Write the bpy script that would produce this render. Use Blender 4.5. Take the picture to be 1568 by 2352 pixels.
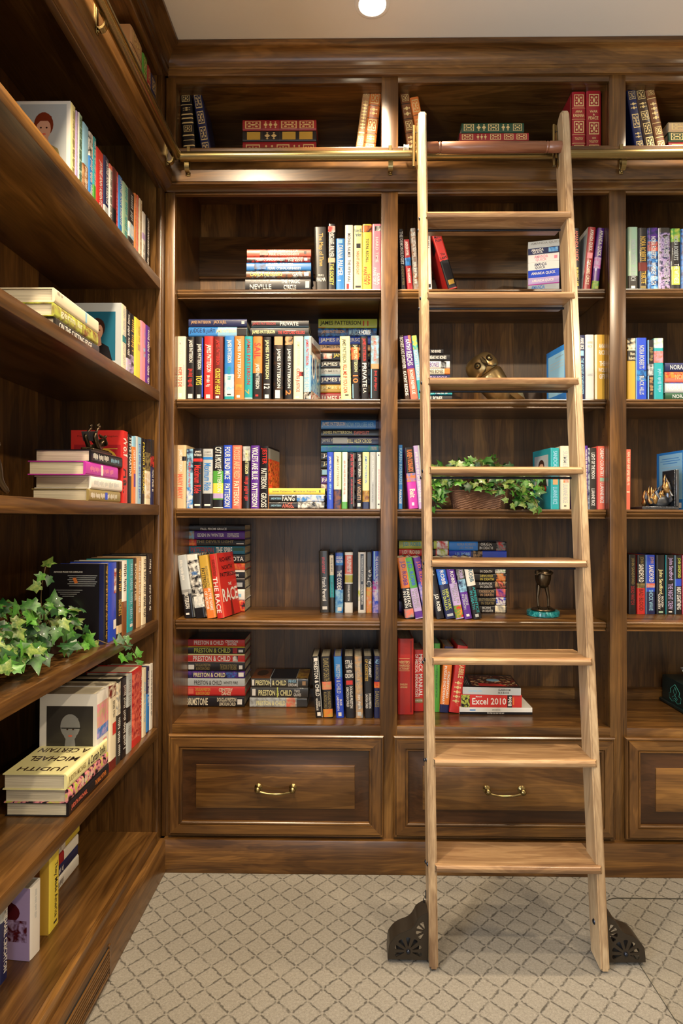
import bpy, bmesh, math, random
from mathutils import Matrix, Vector
S = bpy.context.scene
for o in list(bpy.data.objects): bpy.data.objects.remove(o, do_unlink=True)
COL = S.collection
random.seed(7)
PI = math.pi

# ------------------------------------------------------------------ camera
FPX = 1356.0; CXP = 792.9; CYP = 1173.46
CAMP = Vector((0, -2.2, 1.313))
_yaw, _pit, _rol = .0131, .0103, .0027
_r = Vector((math.cos(_yaw), math.sin(_yaw), 0)); _f = Vector((-math.sin(_yaw), math.cos(_yaw), 0)); _u = Vector((0, 0, 1))
CW = _f*math.cos(_pit) + _u*math.sin(_pit); _u2 = _u*math.cos(_pit) - _f*math.sin(_pit)
CR = _r*math.cos(_rol) + _u2*math.sin(_rol); CU = _u2*math.cos(_rol) - _r*math.sin(_rol)
cam = bpy.data.cameras.new('camera'); camo = bpy.data.objects.new('camera', cam); COL.objects.link(camo)
cam.sensor_fit = 'HORIZONTAL'; cam.sensor_width = 36; cam.lens = 36*FPX/1568
cam.shift_x = (784-CXP)/1568; cam.shift_y = (CYP-1176)/1568; cam.clip_start = .05
camo.matrix_world = Matrix(((CR.x, CU.x, -CW.x, CAMP.x), (CR.y, CU.y, -CW.y, CAMP.y), (CR.z, CU.z, -CW.z, CAMP.z), (0, 0, 0, 1)))
S.camera = camo

# ------------------------------------------------------------------ world, lights, exposure
S.view_settings.view_transform = 'Standard'; S.view_settings.look = 'None'; S.view_settings.gamma = 1
S.view_settings.use_curve_mapping = False
S.view_settings.exposure = 0.06
wd = bpy.data.worlds.new('World'); S.world = wd; wd.use_nodes = True
wd.node_tree.nodes['Background'].inputs[0].default_value = (.80, .90, 1, 1)
wd.node_tree.nodes['Background'].inputs[1].default_value = 1.0
S.cycles.max_bounces = 7; S.cycles.diffuse_bounces = 4; S.cycles.glossy_bounces = 3; S.cycles.transmission_bounces = 4
S.cycles.transparent_max_bounces = 8; S.cycles.sample_clamp_indirect = 6
CEIL = 3.06; XB_ = -1.11
def area(name, loc, rot, sx, sy, e, col):
    l = bpy.data.lights.new(name, 'AREA'); l.shape = 'RECTANGLE'; l.size = sx; l.size_y = sy; l.energy = e; l.color = col
    o = bpy.data.objects.new(name, l); COL.objects.link(o); o.location = loc; o.rotation_euler = rot; return o
# daylight coming through the two windows of the room (left wall beyond the side bookcase, and behind the camera)
area('window_daylight', (XB_-.03, -2.35, 1.35), (math.radians(90), 0, math.radians(-90)), .9, 2.0, 84, (.82, .91, 1))
area('window_daylight', (.0, -4.86, 1.2), (math.radians(90), 0, 0), 1.5, 1.9, 22, (.78, .89, 1))
CANS = [(.061, -.2075, 165), (1.33, -.2075, 165), (-.50, -1.05, 190), (-.50, -2.3, 90), (1.3, -1.75, 190), (1.3, -3.4, 90), (.1, -2.9, 135), (2.6, -1.7, 70)]
CAN_COLOR = (1, .80, .55)

# ------------------------------------------------------------------ helpers
def ray(px, py): return CW + CR*((px-CXP)/FPX) - CU*((py-CYP)/FPX)
def un(px, py, **k):
    (a, v), = k.items(); i = 'xyz'.index(a); d = ray(px, py)
    return CAMP + d*((v-CAMP[i])/d[i])
def pr(x, y, z):
    P = Vector((x, y, z))-CAMP; w = P.dot(CW)
    return CXP+FPX*P.dot(CR)/w, CYP-FPX*P.dot(CU)/w
def lin(c): return c/12.92 if c <= .04045 else ((c+.055)/1.055)**2.4
def hexc(h): return tuple(lin(int(h[i:i+2], 16)/255) for i in (0, 2, 4))+(1,)

def empty(name, loc=(0, 0, 0), M=None):
    o = bpy.data.objects.new(name, None); COL.objects.link(o); o.empty_display_size = .03
    if M is not None: o.matrix_world = M
    else: o.location = loc
    return o
def tag(o, label=None, cat=None, group=None, kind=None):
    if label: o['label'] = label
    if cat: o['category'] = cat
    if group: o['group'] = group
    if kind: o['kind'] = kind
    return o
def link(name, me, parent=None, mats=()):
    o = bpy.data.objects.new(name, me); COL.objects.link(o)
    for m in mats: me.materials.append(m)
    if parent is not None: o.parent = parent
    return o
def smooth(me, ang=40):
    for p in me.polygons: p.use_smooth = True
    try: me.set_sharp_from_angle(angle=math.radians(ang))
    except Exception: pass
def fin(name, bm, mat, parent=None, sm=0):
    me = bpy.data.meshes.new(name); bmesh.ops.recalc_face_normals(bm, faces=bm.faces[:]); bm.to_mesh(me); bm.free()
    if sm: smooth(me, sm)
    return link(name, me, parent, [mat])
def pyd(name, vs, fs, mats, parent=None, mi=None, sm=0):
    me = bpy.data.meshes.new(name); me.from_pydata(vs, [], fs); 
    if mi: me.polygons.foreach_set('material_index', mi)
    if sm: smooth(me, sm)
    return link(name, me, parent, mats)
def bbox(bm, x0, x1, y0, y1, z0, z1, bev=0, seg=1):
    r = bmesh.ops.create_cube(bm, size=1); vs = r['verts']
    for v in vs: v.co = Vector(((x0+x1)/2+v.co.x*(x1-x0), (y0+y1)/2+v.co.y*(y1-y0), (z0+z1)/2+v.co.z*(z1-z0)))
    if bev:
        es = list({e for v in vs for e in v.link_edges})
        bmesh.ops.bevel(bm, geom=es, offset=bev, segments=seg, affect='EDGES', profile=.5, clamp_overlap=True)
def box(name, x0, x1, y0, y1, z0, z1, mat, parent=None, bev=.002, seg=2):
    bm = bmesh.new(); bbox(bm, x0, x1, y0, y1, z0, z1, bev, seg); return fin(name, bm, mat, parent, 40 if bev else 0)
def prism(name, prof, axis, a0, a1, mat, parent=None, sm=0, bev=0):
    """profile points in the two remaining axes, swept along axis"""
    bm = bmesh.new()
    def P(p, a): return {'x': (a, p[0], p[1]), 'y': (p[0], a, p[1]), 'z': (p[0], p[1], a)}[axis]
    A = [bm.verts.new(P(p, a0)) for p in prof]; B = [bm.verts.new(P(p, a1)) for p in prof]; n = len(prof)
    for i in range(n): bm.faces.new((A[i], A[(i+1) % n], B[(i+1) % n], B[i]))
    bm.faces.new(A[::-1]); bm.faces.new(B)
    if bev: bmesh.ops.bevel(bm, geom=bm.edges[:], offset=bev, segments=2, affect='EDGES', clamp_overlap=True)
    return fin(name, bm, mat, parent, sm)
def tube_into(bm, pts, r, n=10, cap=True):
    pts = [Vector(p) for p in pts]; rs = r if isinstance(r, (list, tuple)) else [r]*len(pts); rings = []
    up = Vector((0, 0, 1))
    for i, p in enumerate(pts):
        t = (pts[min(i+1, len(pts)-1)]-pts[max(i-1, 0)]).normalized()
        a = t.cross(up if abs(t.z) < .95 else Vector((1, 0, 0))).normalized(); b = t.cross(a).normalized()
        rings.append([bm.verts.new(p+a*(math.cos(2*PI*k/n)*rs[i])+b*(math.sin(2*PI*k/n)*rs[i])) for k in range(n)])
    for i in range(len(rings)-1):
        for k in range(n): bm.faces.new((rings[i][k], rings[i][(k+1) % n], rings[i+1][(k+1) % n], rings[i+1][k]))
    if cap: bm.faces.new(rings[0][::-1]); bm.faces.new(rings[-1])
def tube(name, pts, r, mat, parent=None, n=10):
    bm = bmesh.new(); tube_into(bm, pts, r, n); return fin(name, bm, mat, parent, 50)
def lathe_into(bm, prof, M=None, n=24):
    rings = []
    for (r, z) in prof:
        rings.append([bm.verts.new((math.cos(2*PI*k/n)*r, math.sin(2*PI*k/n)*r, z)) for k in range(n)])
    new = [v for q in rings for v in q]
    for i in range(len(rings)-1):
        for k in range(n): bm.faces.new((rings[i][k], rings[i][(k+1) % n], rings[i+1][(k+1) % n], rings[i+1][k]))
    bm.faces.new(rings[0][::-1]); bm.faces.new(rings[-1])
    if M is not None: bmesh.ops.transform(bm, matrix=M, verts=new)
def lathe(name, prof, mat, parent=None, M=None, n=24, sm=50):
    bm = bmesh.new(); lathe_into(bm, prof, M, n); return fin(name, bm, mat, parent, sm)
def ball_into(bm, c, r, sc=(1, 1, 1), seg=14):
    q = bmesh.ops.create_uvsphere(bm, u_segments=seg, v_segments=max(6, seg//2+1), radius=r)
    for v in q['verts']: v.co = Vector((v.co.x*sc[0]+c[0], v.co.y*sc[1]+c[1], v.co.z*sc[2]+c[2]))
    return q['verts']
def skin_fig(name, verts, edges, radii, mat, parent=None, sub=2):
    me = bpy.data.meshes.new(name); me.from_pydata(verts, edges, []); o = link(name, me, parent, [mat])
    o.modifiers.new('skin', 'SKIN'); 
    sv = me.skin_vertices[0].data if me.skin_vertices else None
    if sv is None:
        bpy.context.view_layer.objects.active = o; bpy.ops.mesh.customdata_skin_add(); sv = me.skin_vertices[0].data
    for i, r in enumerate(radii): sv[i].radius = (r, r)
    sv[0].use_root = True
    s = o.modifiers.new('sub', 'SUBSURF'); s.levels = sub; s.render_levels = sub
    o.modifiers['skin'].use_smooth_shade = True
    return o

# ------------------------------------------------------------------ materials
def newmat(name):
    m = bpy.data.materials.new(name); m.use_nodes = True; nt = m.node_tree
    return m, nt, nt.nodes['Principled BSDF']
def simple(name, col, rough=.5, metal=0, coat=0, spec=.5):
    m, nt, b = newmat(name)
    b.inputs['Base Color'].default_value = col if len(col) == 4 else (*col, 1)
    b.inputs['Roughness'].default_value = rough; b.inputs['Metallic'].default_value = metal
    b.inputs['Coat Weight'].default_value = coat; b.inputs['Specular IOR Level'].default_value = spec
    return m
def nd(nt, t, **k):
    n = nt.nodes.new(t)
    for a, v in k.items(): setattr(n, a, v)
    return n
def math_(nt, op, a, b=None, clamp=False):
    n = nd(nt, 'ShaderNodeMath', operation=op, use_clamp=clamp)
    for i, v in enumerate((a, b)):
        if v is None: continue
        if isinstance(v, (int, float)): n.inputs[i].default_value = v
        else: nt.links.new(v, n.inputs[i])
    return n.outputs[0]
def ramp(nt, fac, stops, interp='LINEAR'):
    r = nd(nt, 'ShaderNodeValToRGB'); r.color_ramp.interpolation = interp; e = r.color_ramp.elements
    while len(e) < len(stops): e.new(.5)
    for i, (p, c) in enumerate(stops): e[i].position = p; e[i].color = c if len(c) == 4 else (*c, 1)
    nt.links.new(fac, r.inputs[0]); return r.outputs[0]
def noise(nt, vec, scale, detail=3, rough=.55, dist=0):
    n = nd(nt, 'ShaderNodeTexNoise'); n.inputs['Scale'].default_value = scale; n.inputs['Detail'].default_value = detail
    n.inputs['Roughness'].default_value = rough; n.inputs['Distortion'].default_value = dist
    nt.links.new(vec, n.inputs['Vector']); return n.outputs['Fac']
def wood(name, stops, axis, rough=.3, var=.35, coarse=9, coat=.25, bump=.05):
    m, nt, b = newmat(name); L = nt.links
    tc = nd(nt, 'ShaderNodeTexCoord'); oi = nd(nt, 'ShaderNodeObjectInfo')
    off = nd(nt, 'ShaderNodeVectorMath', operation='SCALE'); off.inputs[0].default_value = (7.3, 11.1, 5.7); L.new(oi.outputs['Random'], off.inputs['Scale'])
    add = nd(nt, 'ShaderNodeVectorMath', operation='ADD'); L.new(tc.outputs['Object'], add.inputs[0]); L.new(off.outputs[0], add.inputs[1])
    mp = nd(nt, 'ShaderNodeMapping'); s = [1, 1, 1]; s['xyz'.index(axis)] = .13; mp.inputs['Scale'].default_value = s
    L.new(add.outputs[0], mp.inputs['Vector'])
    n1 = noise(nt, mp.outputs[0], coarse, 4, .6, 1.2)
    mp2 = nd(nt, 'ShaderNodeMapping'); s2 = [1, 1, 1]; s2['xyz'.index(axis)] = .03; mp2.inputs['Scale'].default_value = s2
    L.new(add.outputs[0], mp2.inputs['Vector'])
    n2 = noise(nt, mp2.outputs[0], 190, 2, .6)
    n3 = noise(nt, add.outputs[0], 2.3, 2, .5)
    # growth rings: fine bands of the coarse field
    rings = math_(nt, 'SINE', math_(nt, 'MULTIPLY', n1, 58))
    f = math_(nt, 'ADD', math_(nt, 'MULTIPLY', n1, .62), math_(nt, 'MULTIPLY', n2, .22))
    f = math_(nt, 'ADD', f, math_(nt, 'MULTIPLY', n3, .22))
    f = math_(nt, 'ADD', f, math_(nt, 'MULTIPLY', rings, .028))
    c = ramp(nt, f, stops)
    hs = nd(nt, 'ShaderNodeHueSaturation'); L.new(c, hs.inputs['Color'])
    v = math_(nt, 'ADD', math_(nt, 'MULTIPLY', oi.outputs['Random'], var), 1-var/2); L.new(v, hs.inputs['Value'])
    L.new(hs.outputs[0], b.inputs['Base Color'])
    b.inputs['Roughness'].default_value = rough; b.inputs['Coat Weight'].default_value = coat; b.inputs['Coat Roughness'].default_value = .22
    bp = nd(nt, 'ShaderNodeBump'); bp.inputs['Strength'].default_value = bump; bp.inputs['Distance'].default_value = .002
    L.new(f, bp.inputs['Height']); L.new(bp.outputs[0], b.inputs['Normal'])
    return m
DK = [(.38, hexc('35200c')), (.47, hexc('4b3014')), (.57, hexc('63431f')), (.70, hexc('845d2e'))]
DKB = [(.38, hexc('24130a')), (.53, hexc('38210f')), (.68, hexc('4c2f18'))]
WX = wood('stained_alder_x', DK, 'x'); WY = wood('stained_alder_y', DK, 'y'); WZ = wood('stained_alder_z', DK, 'z')
WZB = wood('stained_alder_boards', DK, 'z', rough=.42, var=.75, coat=.1)
WXD = wood('glazed_bevel', DKB, 'x', var=.1)
LT = [(.36, hexc('75593f')), (.52, hexc('a88b68')), (.62, hexc('c0a580')), (.75, hexc('d2bd9c'))]
RD = [(.36, hexc('5c402a')), (.5, hexc('846343')), (.62, hexc('a07e58')), (.75, hexc('ba9a74'))]
LADZ = wood('walnut_ladder_z', LT, 'z', rough=.35, var=.12); LADX = wood('walnut_ladder_x', RD, 'x', rough=.33, var=.3, coarse=14)
RUNG = wood('walnut_rung', [(.36, hexc('4a2a1c')), (.55, hexc('7c4c34')), (.75, hexc('9a6a4c'))], 'x', rough=.35, var=0)
BRASS = simple('antique_brass', (.29, .22, .095, 1), .27, 1)
BRONZE = simple('dark_bronze', (.085, .06, .035, 1), .3, .9)
IRON = simple('black_iron', (.045, .035, .025, 1), .38, .6)
STEEL = simple('blued_steel', (.03, .035, .05, 1), .25, .8)
NYLON = simple('white_nylon', (.6, .6, .56, 1), .4)
CEILM = None
def paint(name, c, rough=.9):
    m, nt, b = newmat(name); tc = nd(nt, 'ShaderNodeTexCoord'); n = noise(nt, tc.outputs['Object'], 60, 4)
    bp = nd(nt, 'ShaderNodeBump'); bp.inputs['Strength'].default_value = .08; bp.inputs['Distance'].default_value = .004
    nt.links.new(n, bp.inputs['Height']); nt.links.new(bp.outputs[0], b.inputs['Normal'])
    b.inputs['Base Color'].default_value = c; b.inputs['Roughness'].default_value = rough; return m
CEILM = paint('ceiling_paint', hexc('dcd7ce')); WALLM = paint('wall_paint', hexc('b8ab96'))
def carpet_mat():
    m, nt, b = newmat('trellis_carpet'); L = nt.links
    tc = nd(nt, 'ShaderNodeTexCoord'); P = tc.outputs['Object']
    nz = nd(nt, 'ShaderNodeTexNoise'); nz.inputs['Scale'].default_value = 95; nz.inputs['Detail'].default_value = 3; L.new(P, nz.inputs['Vector'])
    sub = nd(nt, 'ShaderNodeVectorMath', operation='SUBTRACT'); L.new(nz.outputs['Color'], sub.inputs[0]); sub.inputs[1].default_value = (.5, .5, .5)
    sc = nd(nt, 'ShaderNodeVectorMath', operation='SCALE'); sc.inputs['Scale'].default_value = .012; L.new(sub.outputs[0], sc.inputs[0])
    ad = nd(nt, 'ShaderNodeVectorMath', operation='ADD'); L.new(P, ad.inputs[0]); L.new(sc.outputs[0], ad.inputs[1])
    mp = nd(nt, 'ShaderNodeMapping'); mp.vector_type = 'TEXTURE'
    # lattice of 45 degree ribbons, cell side 58 mm, crossing at (.4903,-.2053)
    mp.inputs['Location'].default_value = (.4903, -.2053, 0); mp.inputs['Rotation'].default_value = (0, 0, math.radians(46)); mp.inputs['Scale'].default_value = (.0582, .0582, 1)
    L.new(ad.outputs[0], mp.inputs['Vector'])
    sx = nd(nt, 'ShaderNodeSeparateXYZ'); L.new(mp.outputs[0], sx.inputs[0])
    def cell(o): return math_(nt, 'ABSOLUTE', math_(nt, 'SUBTRACT', math_(nt, 'FRACT', math_(nt, 'ADD', o, 100.5)), .5))
    a, c = cell(sx.outputs[0]), cell(sx.outputs[1])
    def line(p, q):  # dark where p small, fading beside the crossing
        ln = math_(nt, 'SUBTRACT', 1, math_(nt, 'MULTIPLY', math_(nt, 'SUBTRACT', p, .016), 20), True)
        gap = math_(nt, 'MULTIPLY', math_(nt, 'SUBTRACT', q, .035), 14, True)
        return math_(nt, 'MULTIPLY', ln, gap)
    lines = math_(nt, 'MAXIMUM', line(a, c), line(c, a))
    br = noise(nt, P, 46, 2); lines = math_(nt, 'MULTIPLY', lines, math_(nt, 'MULTIPLY', math_(nt, 'SUBTRACT', br, .22), 3.2, True))
    tuft = noise(nt, P, 520, 3, .7); spk = noise(nt, P, 150, 3, .6); big = noise(nt, P, 5, 2)
    base = ramp(nt, math_(nt, 'ADD', math_(nt, 'MULTIPLY', tuft, .6), math_(nt, 'MULTIPLY', spk, .4)), [(.28, hexc('4c463d')), (.40, hexc('7a7469')), (.56, hexc('938c80')), (.72, hexc('b2aba0'))])
    mx = nd(nt, 'ShaderNodeMix', data_type='RGBA'); L.new(math_(nt, 'MULTIPLY', lines, .95, True), mx.inputs['Factor']); L.new(base, mx.inputs['A']); mx.inputs['B'].default_value = hexc('3e372c')
    L.new(mx.outputs['Result'], b.inputs['Base Color']); b.inputs['Roughness'].default_value = 1; b.inputs['Specular IOR Level'].default_value = .1
    b.inputs['Sheen Weight'].default_value = .15
    h = math_(nt, 'SUBTRACT', math_(nt, 'ADD', tuft, math_(nt, 'MULTIPLY', spk, .5)), math_(nt, 'MULTIPLY', lines, .6))
    bp = nd(nt, 'ShaderNodeBump'); bp.inputs['Strength'].default_value = .8; bp.inputs['Distance'].default_value = .006
    L.new(h, bp.inputs['Height']); L.new(bp.outputs[0], b.inputs['Normal']); return m
CARPET = carpet_mat()
PAL = dict(black='17151a', charcoal='35322f', navy='1d2450', royal='2448c4', blue='2f7cc8', sky='8fc0dc', teal='2199a2', darkteal='1d5f78', green='4f9a3a',
 palegreen='9fbfa4', darkgreen='1f4a34', lime='b9c250', yellow='e4d04c', paleyellow='e6dfa2', cream='e6dabd', beige='cbb088', white='e6e2da', silver='b4b9ba',
 grey='8a8a88', orange='de7c38', salmon='de6c56', red='c62f2b', crimson='9c1f27', darkred='6c2019', maroon='591a20', brown='7c4b28', darkbrown='3c2718',
 gold='c7a03e', pink='e68c9e', magenta='b636a0', purple='57298c', lilac='b6a0ce', tan='be966a', khaki='8c7c4c', skin='d8a488', hair='3a2018', auburn='7a3018')
NICE = dict(royal='royal blue', sky='sky blue', darkteal='dark teal', palegreen='pale green', darkgreen='dark green', lime='lime green', paleyellow='pale yellow', darkred='dark red', darkbrown='dark brown')
MC = {}
def cmat(c, rough=.32):
    """book colour: a palette name, or a/b for a printed picture mottled in two or three colours"""
    if c in MC: return MC[c]
    if '/' in c:
        m, nt, b = newmat('print_'+c.replace('/', '_')); tc = nd(nt, 'ShaderNodeTexCoord'); cs = c.split('/')
        f = noise(nt, tc.outputs['Object'], 62, 2, .5, .6)
        st = [(.38+.26*i/(len(cs)-1), hexc(PAL[q])) for i, q in enumerate(cs)]
        nt.links.new(ramp(nt, f, st), b.inputs['Base Color']); b.inputs['Roughness'].default_value = .3
    elif c == 'gilt': m = simple('gilt_tooling', (.80, .62, .28, 1), .35, .35)
    else: m = simple('book_'+c, hexc(PAL[c]), rough, coat=.25)
    MC[c] = m; return m
def page_mat():
    m, nt, b = newmat('paper_pages'); tc = nd(nt, 'ShaderNodeTexCoord'); mp = nd(nt, 'ShaderNodeMapping'); mp.inputs['Scale'].default_value = (900, 6, 6)
    nt.links.new(tc.outputs['Object'], mp.inputs['Vector']); f = noise(nt, mp.outputs[0], 1, 2)
    nt.links.new(ramp(nt, f, [(.3, hexc('a89c80')), (.6, hexc('dcd3ba'))]), b.inputs['Base Color']); b.inputs['Roughness'].default_value = .9; return m
PAGES = page_mat()
# ------------------------------------------------------------------ room shell
XL, XB = -.709, -1.09       # face and back of the side bookcase
YB = .38                    # back of the wall bookcase (its face stands at y = 0)
RX, RY = 3.4, -4.9
def st(o): return tag(o, kind='structure')
st(box('floor', XB-.1, RX+.1, RY-.1, YB+.1, -.05, 0, CARPET, bev=0))
st(box('ceiling', XB-.1, RX+.1, RY-.1, YB+.1, CEIL, CEIL+.05, CEILM, bev=0))
st(box('wall_back', XB-.1, RX+.1, YB+.02, YB+.1, 0, CEIL, WALLM, bev=0))
st(box('wall_right', RX, RX+.1, RY, YB+.02, 0, CEIL, WALLM, bev=0))
def wall_with_window(name, wname, axis, pos, a0, a1, w0, w1, z0, z1):
    def B(bm, b0, b1, c0, c1, t0=0, t1=.1):
        if axis == 'y': bbox(bm, b0, b1, pos-t1, pos-t0, c0, c1)
        else: bbox(bm, pos-t1, pos-t0, b0, b1, c0, c1)
    bm = bmesh.new(); B(bm, a0, w0, 0, CEIL); B(bm, w1, a1, 0, CEIL); B(bm, w0, w1, 0, z0); B(bm, w0, w1, z1, CEIL)
    st(fin(name, bm, WALLM))
    bm = bmesh.new(); t = .04
    for q in ((w0, w0+t, z0, z1), (w1-t, w1, z0, z1), ((w0+w1)/2-t/2, (w0+w1)/2+t/2, z0, z1), (w0, w1, z0, z0+t), (w0, w1, z1-t, z1)): B(bm, *q, .045, .08)
    st(fin(wname, bm, WALLM))
wall_with_window('wall_front', 'window_1', 'y', RY, XB, RX, -.75, .75, .25, 2.15)
wall_with_window('wall_left', 'window_2', 'x', XB-.02, RY, YB+.02, -2.8, -1.9, .35, 2.35)

# mouldings: the same profile runs along the wall bookcase and returns along the side bookcase
def moulding(name, prof, xr=1.88, yn=-1.62, bev=0):
    a = st(prism(name[0], [(-p, z) for p, z in prof], 'x', XL-.001, xr, WX, sm=35))
    b = st(prism(name[1], [(XL+p, z) for p, z in prof], 'y', yn, .001, WY, sm=35))
crown = [(-.001, 2.966), (.010, 2.966), (.013, 2.969), (.013, 2.985), (.009, 2.9875), (.0125, 2.990), (.016, 2.993), (.0155, 2.997), (.011, 2.9995)]
for i in range(9):   # cove sweeping out to the ceiling
    a = PI/2*i/8; crown.append((.012+.044*(1-math.cos(a)), 3.002+.040*math.sin(a)))
crown += [(.060, 3.0445), (.064, 3.047), (.065, 3.0585), (-.001, 3.0585)]
moulding(('trim_1', 'trim_2'), crown)
fascia = [(-.001, 2.6815), (.027, 2.6815), (.031, 2.678), (.031, 2.673), (.035, 2.671), (.035, 2.5545), (.031, 2.5525), (.035, 2.550), (.037, 2.5465), (.035, 2.543), (.028, 2.5405), (.013, 2.5385), (.0085, 2.5345), (.008, 2.5305), (-.001, 2.5305)]
moulding(('trim_3', 'trim_4'), fascia)
plinth = [(-.001, 0.001), (.02, .001), (.02, .119), (.018, .1225), (.013, .124), (-.001, .124)]
moulding(('baseboard_back', 'baseboard_left'), plinth)

# ------------------------------------------------------------------ wall bookcase, three bays
SH = [2.178, 1.760, 1.344, .922]; SILL = .537
def shelf_prof(top):
    return [(YB-.012, top), (.0345, top), (.0315, top-.0015), (.030, top-.004), (.030, top-.009), (.0335, top-.0105), (.0305, top-.0125), (.030, top-.017), (.0325, top-.0215), (.0375, top-.0245), (.041, top-.0285), (.0405, top-.0305), (.036, top-.031), (.036, top-.035), (.055, top-.035), (.055, top-.021), (YB-.012, top-.021)]
def handle(parent, x, z, y0):
    bm = bmesh.new()
    for s in (-1, 1):
        R = Matrix.Translation((x+s*.0635, y0, z)) @ Matrix.Rotation(PI/2, 4, 'X')
        lathe_into(bm, [(.0135, -.001), (.0145, .003), (.011, .006), (.006, .009), (.0055, .016), (.009, .019), (.0115, .024), (.0105, .029), (.006, .033), (.001, .0345)], R, 16)
    pts = []; rs = []
    for i in range(17):
        u = -1+i/8; pts.append((x+u*.0635, y0-.026, z-.0115*(1-u*u)-.003)); rs.append(.0038+.0016*abs(math.cos(u*PI*1.5))*(1 if abs(u) < .4 else .4))
    tube_into(bm, pts, rs, 8)
    return fin('handle', bm, BRASS, parent, 50)
def drawer(parent, x0, x1, z0, z1, hx, hz):
    w, g = .054, .052
    # raised panel
    prof = [(w-.006, .0125), (w+.003, .0125), (w+.028, .0165), (w+g, .0235), (w+g+.0005, .0275), (w+g+.003, .0285)]
    bm = bmesh.new(); rings = []
    for ins, p in prof:
        rings.append([bm.verts.new(q) for q in ((x0+ins, -p+.006, z0+ins), (x1-ins, -p+.006, z0+ins), (x1-ins, -p+.006, z1-ins), (x0+ins, -p+.006, z1-ins))])
    for a, b in zip(rings, rings[1:]):
        for k in range(4): bm.faces.new((a[k], a[(k+1) % 4], b[(k+1) % 4], b[k]))
    bm.faces.new(rings[-1])
    bk = [bm.verts.new((v.co.x, .0, v.co.z)) for v in rings[0]]
    for k in range(4): bm.faces.new((bk[k], bk[(k+1) % 4], rings[0][(k+1) % 4], rings[0][k]))
    bm.faces.new(bk)
    d = fin('drawer', bm, WX, parent, 25); d.data.materials.append(WXD)
    for p in d.data.polygons:   # glazed bevel and groove around the raised field
        c = p.center; p.material_index = 0 if (x0+w+g < c.x < x1-w-g and z0+w+g < c.z < z1-w-g) else 1
    # mitred frame: profile across the frame width, from the outer edge inwards
    pr_ = [(0, .0005), (0, .012), (.0035, .0165), (.0065, .0165), (.0072, .0125), (.0102, .0125), (.011, .021), (w-.0125, .021), (w-.0115, .0155), (w-.0085, .0155), (w-.0075, .0195), (w-.003, .0195), (w-.0005, .0165), (w, .0055), (w, .0005)]
    for nm, horiz, mt in (('drawer_rail', True, WX), ('drawer_stile', False, WZ)):
        for far in (0, 1):
            bm = bmesh.new(); A = []; B = []
            for ins, p in pr_:
                if horiz:
                    z = z1-ins if far else z0+ins
                    A.append(bm.verts.new((x0+ins, -p, z))); B.append(bm.verts.new((x1-ins, -p, z)))
                else:
                    x = x1-ins if far else x0+ins
                    A.append(bm.verts.new((x, -p, z0+ins))); B.append(bm.verts.new((x, -p, z1-ins)))
            n = len(A)
            for i in range(n): bm.faces.new((A[i], A[(i+1) % n], B[(i+1) % n], B[i]))
            bm.faces.new(A); bm.faces.new(B[::-1]); fin(nm, bm, mt, d, 25)
    handle(d, hx, hz, -.0205)
    return d
BAYS = [(-.672, .1026, -.709, .1339, -.682, .1147, 'left bay'), (.1652, .9508, .1339, .982, .1514, .9641, 'ladder bay'), (1.0129, 1.80, .982, 1.862, 1.0005, 1.812, 'right bay')]
BLAB = ['dark stained built-in bookcase bay in the corner, left of the ladder', 'dark stained built-in bookcase bay behind the rolling ladder', 'dark stained built-in bookcase bay cut off by the right picture edge']
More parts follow.
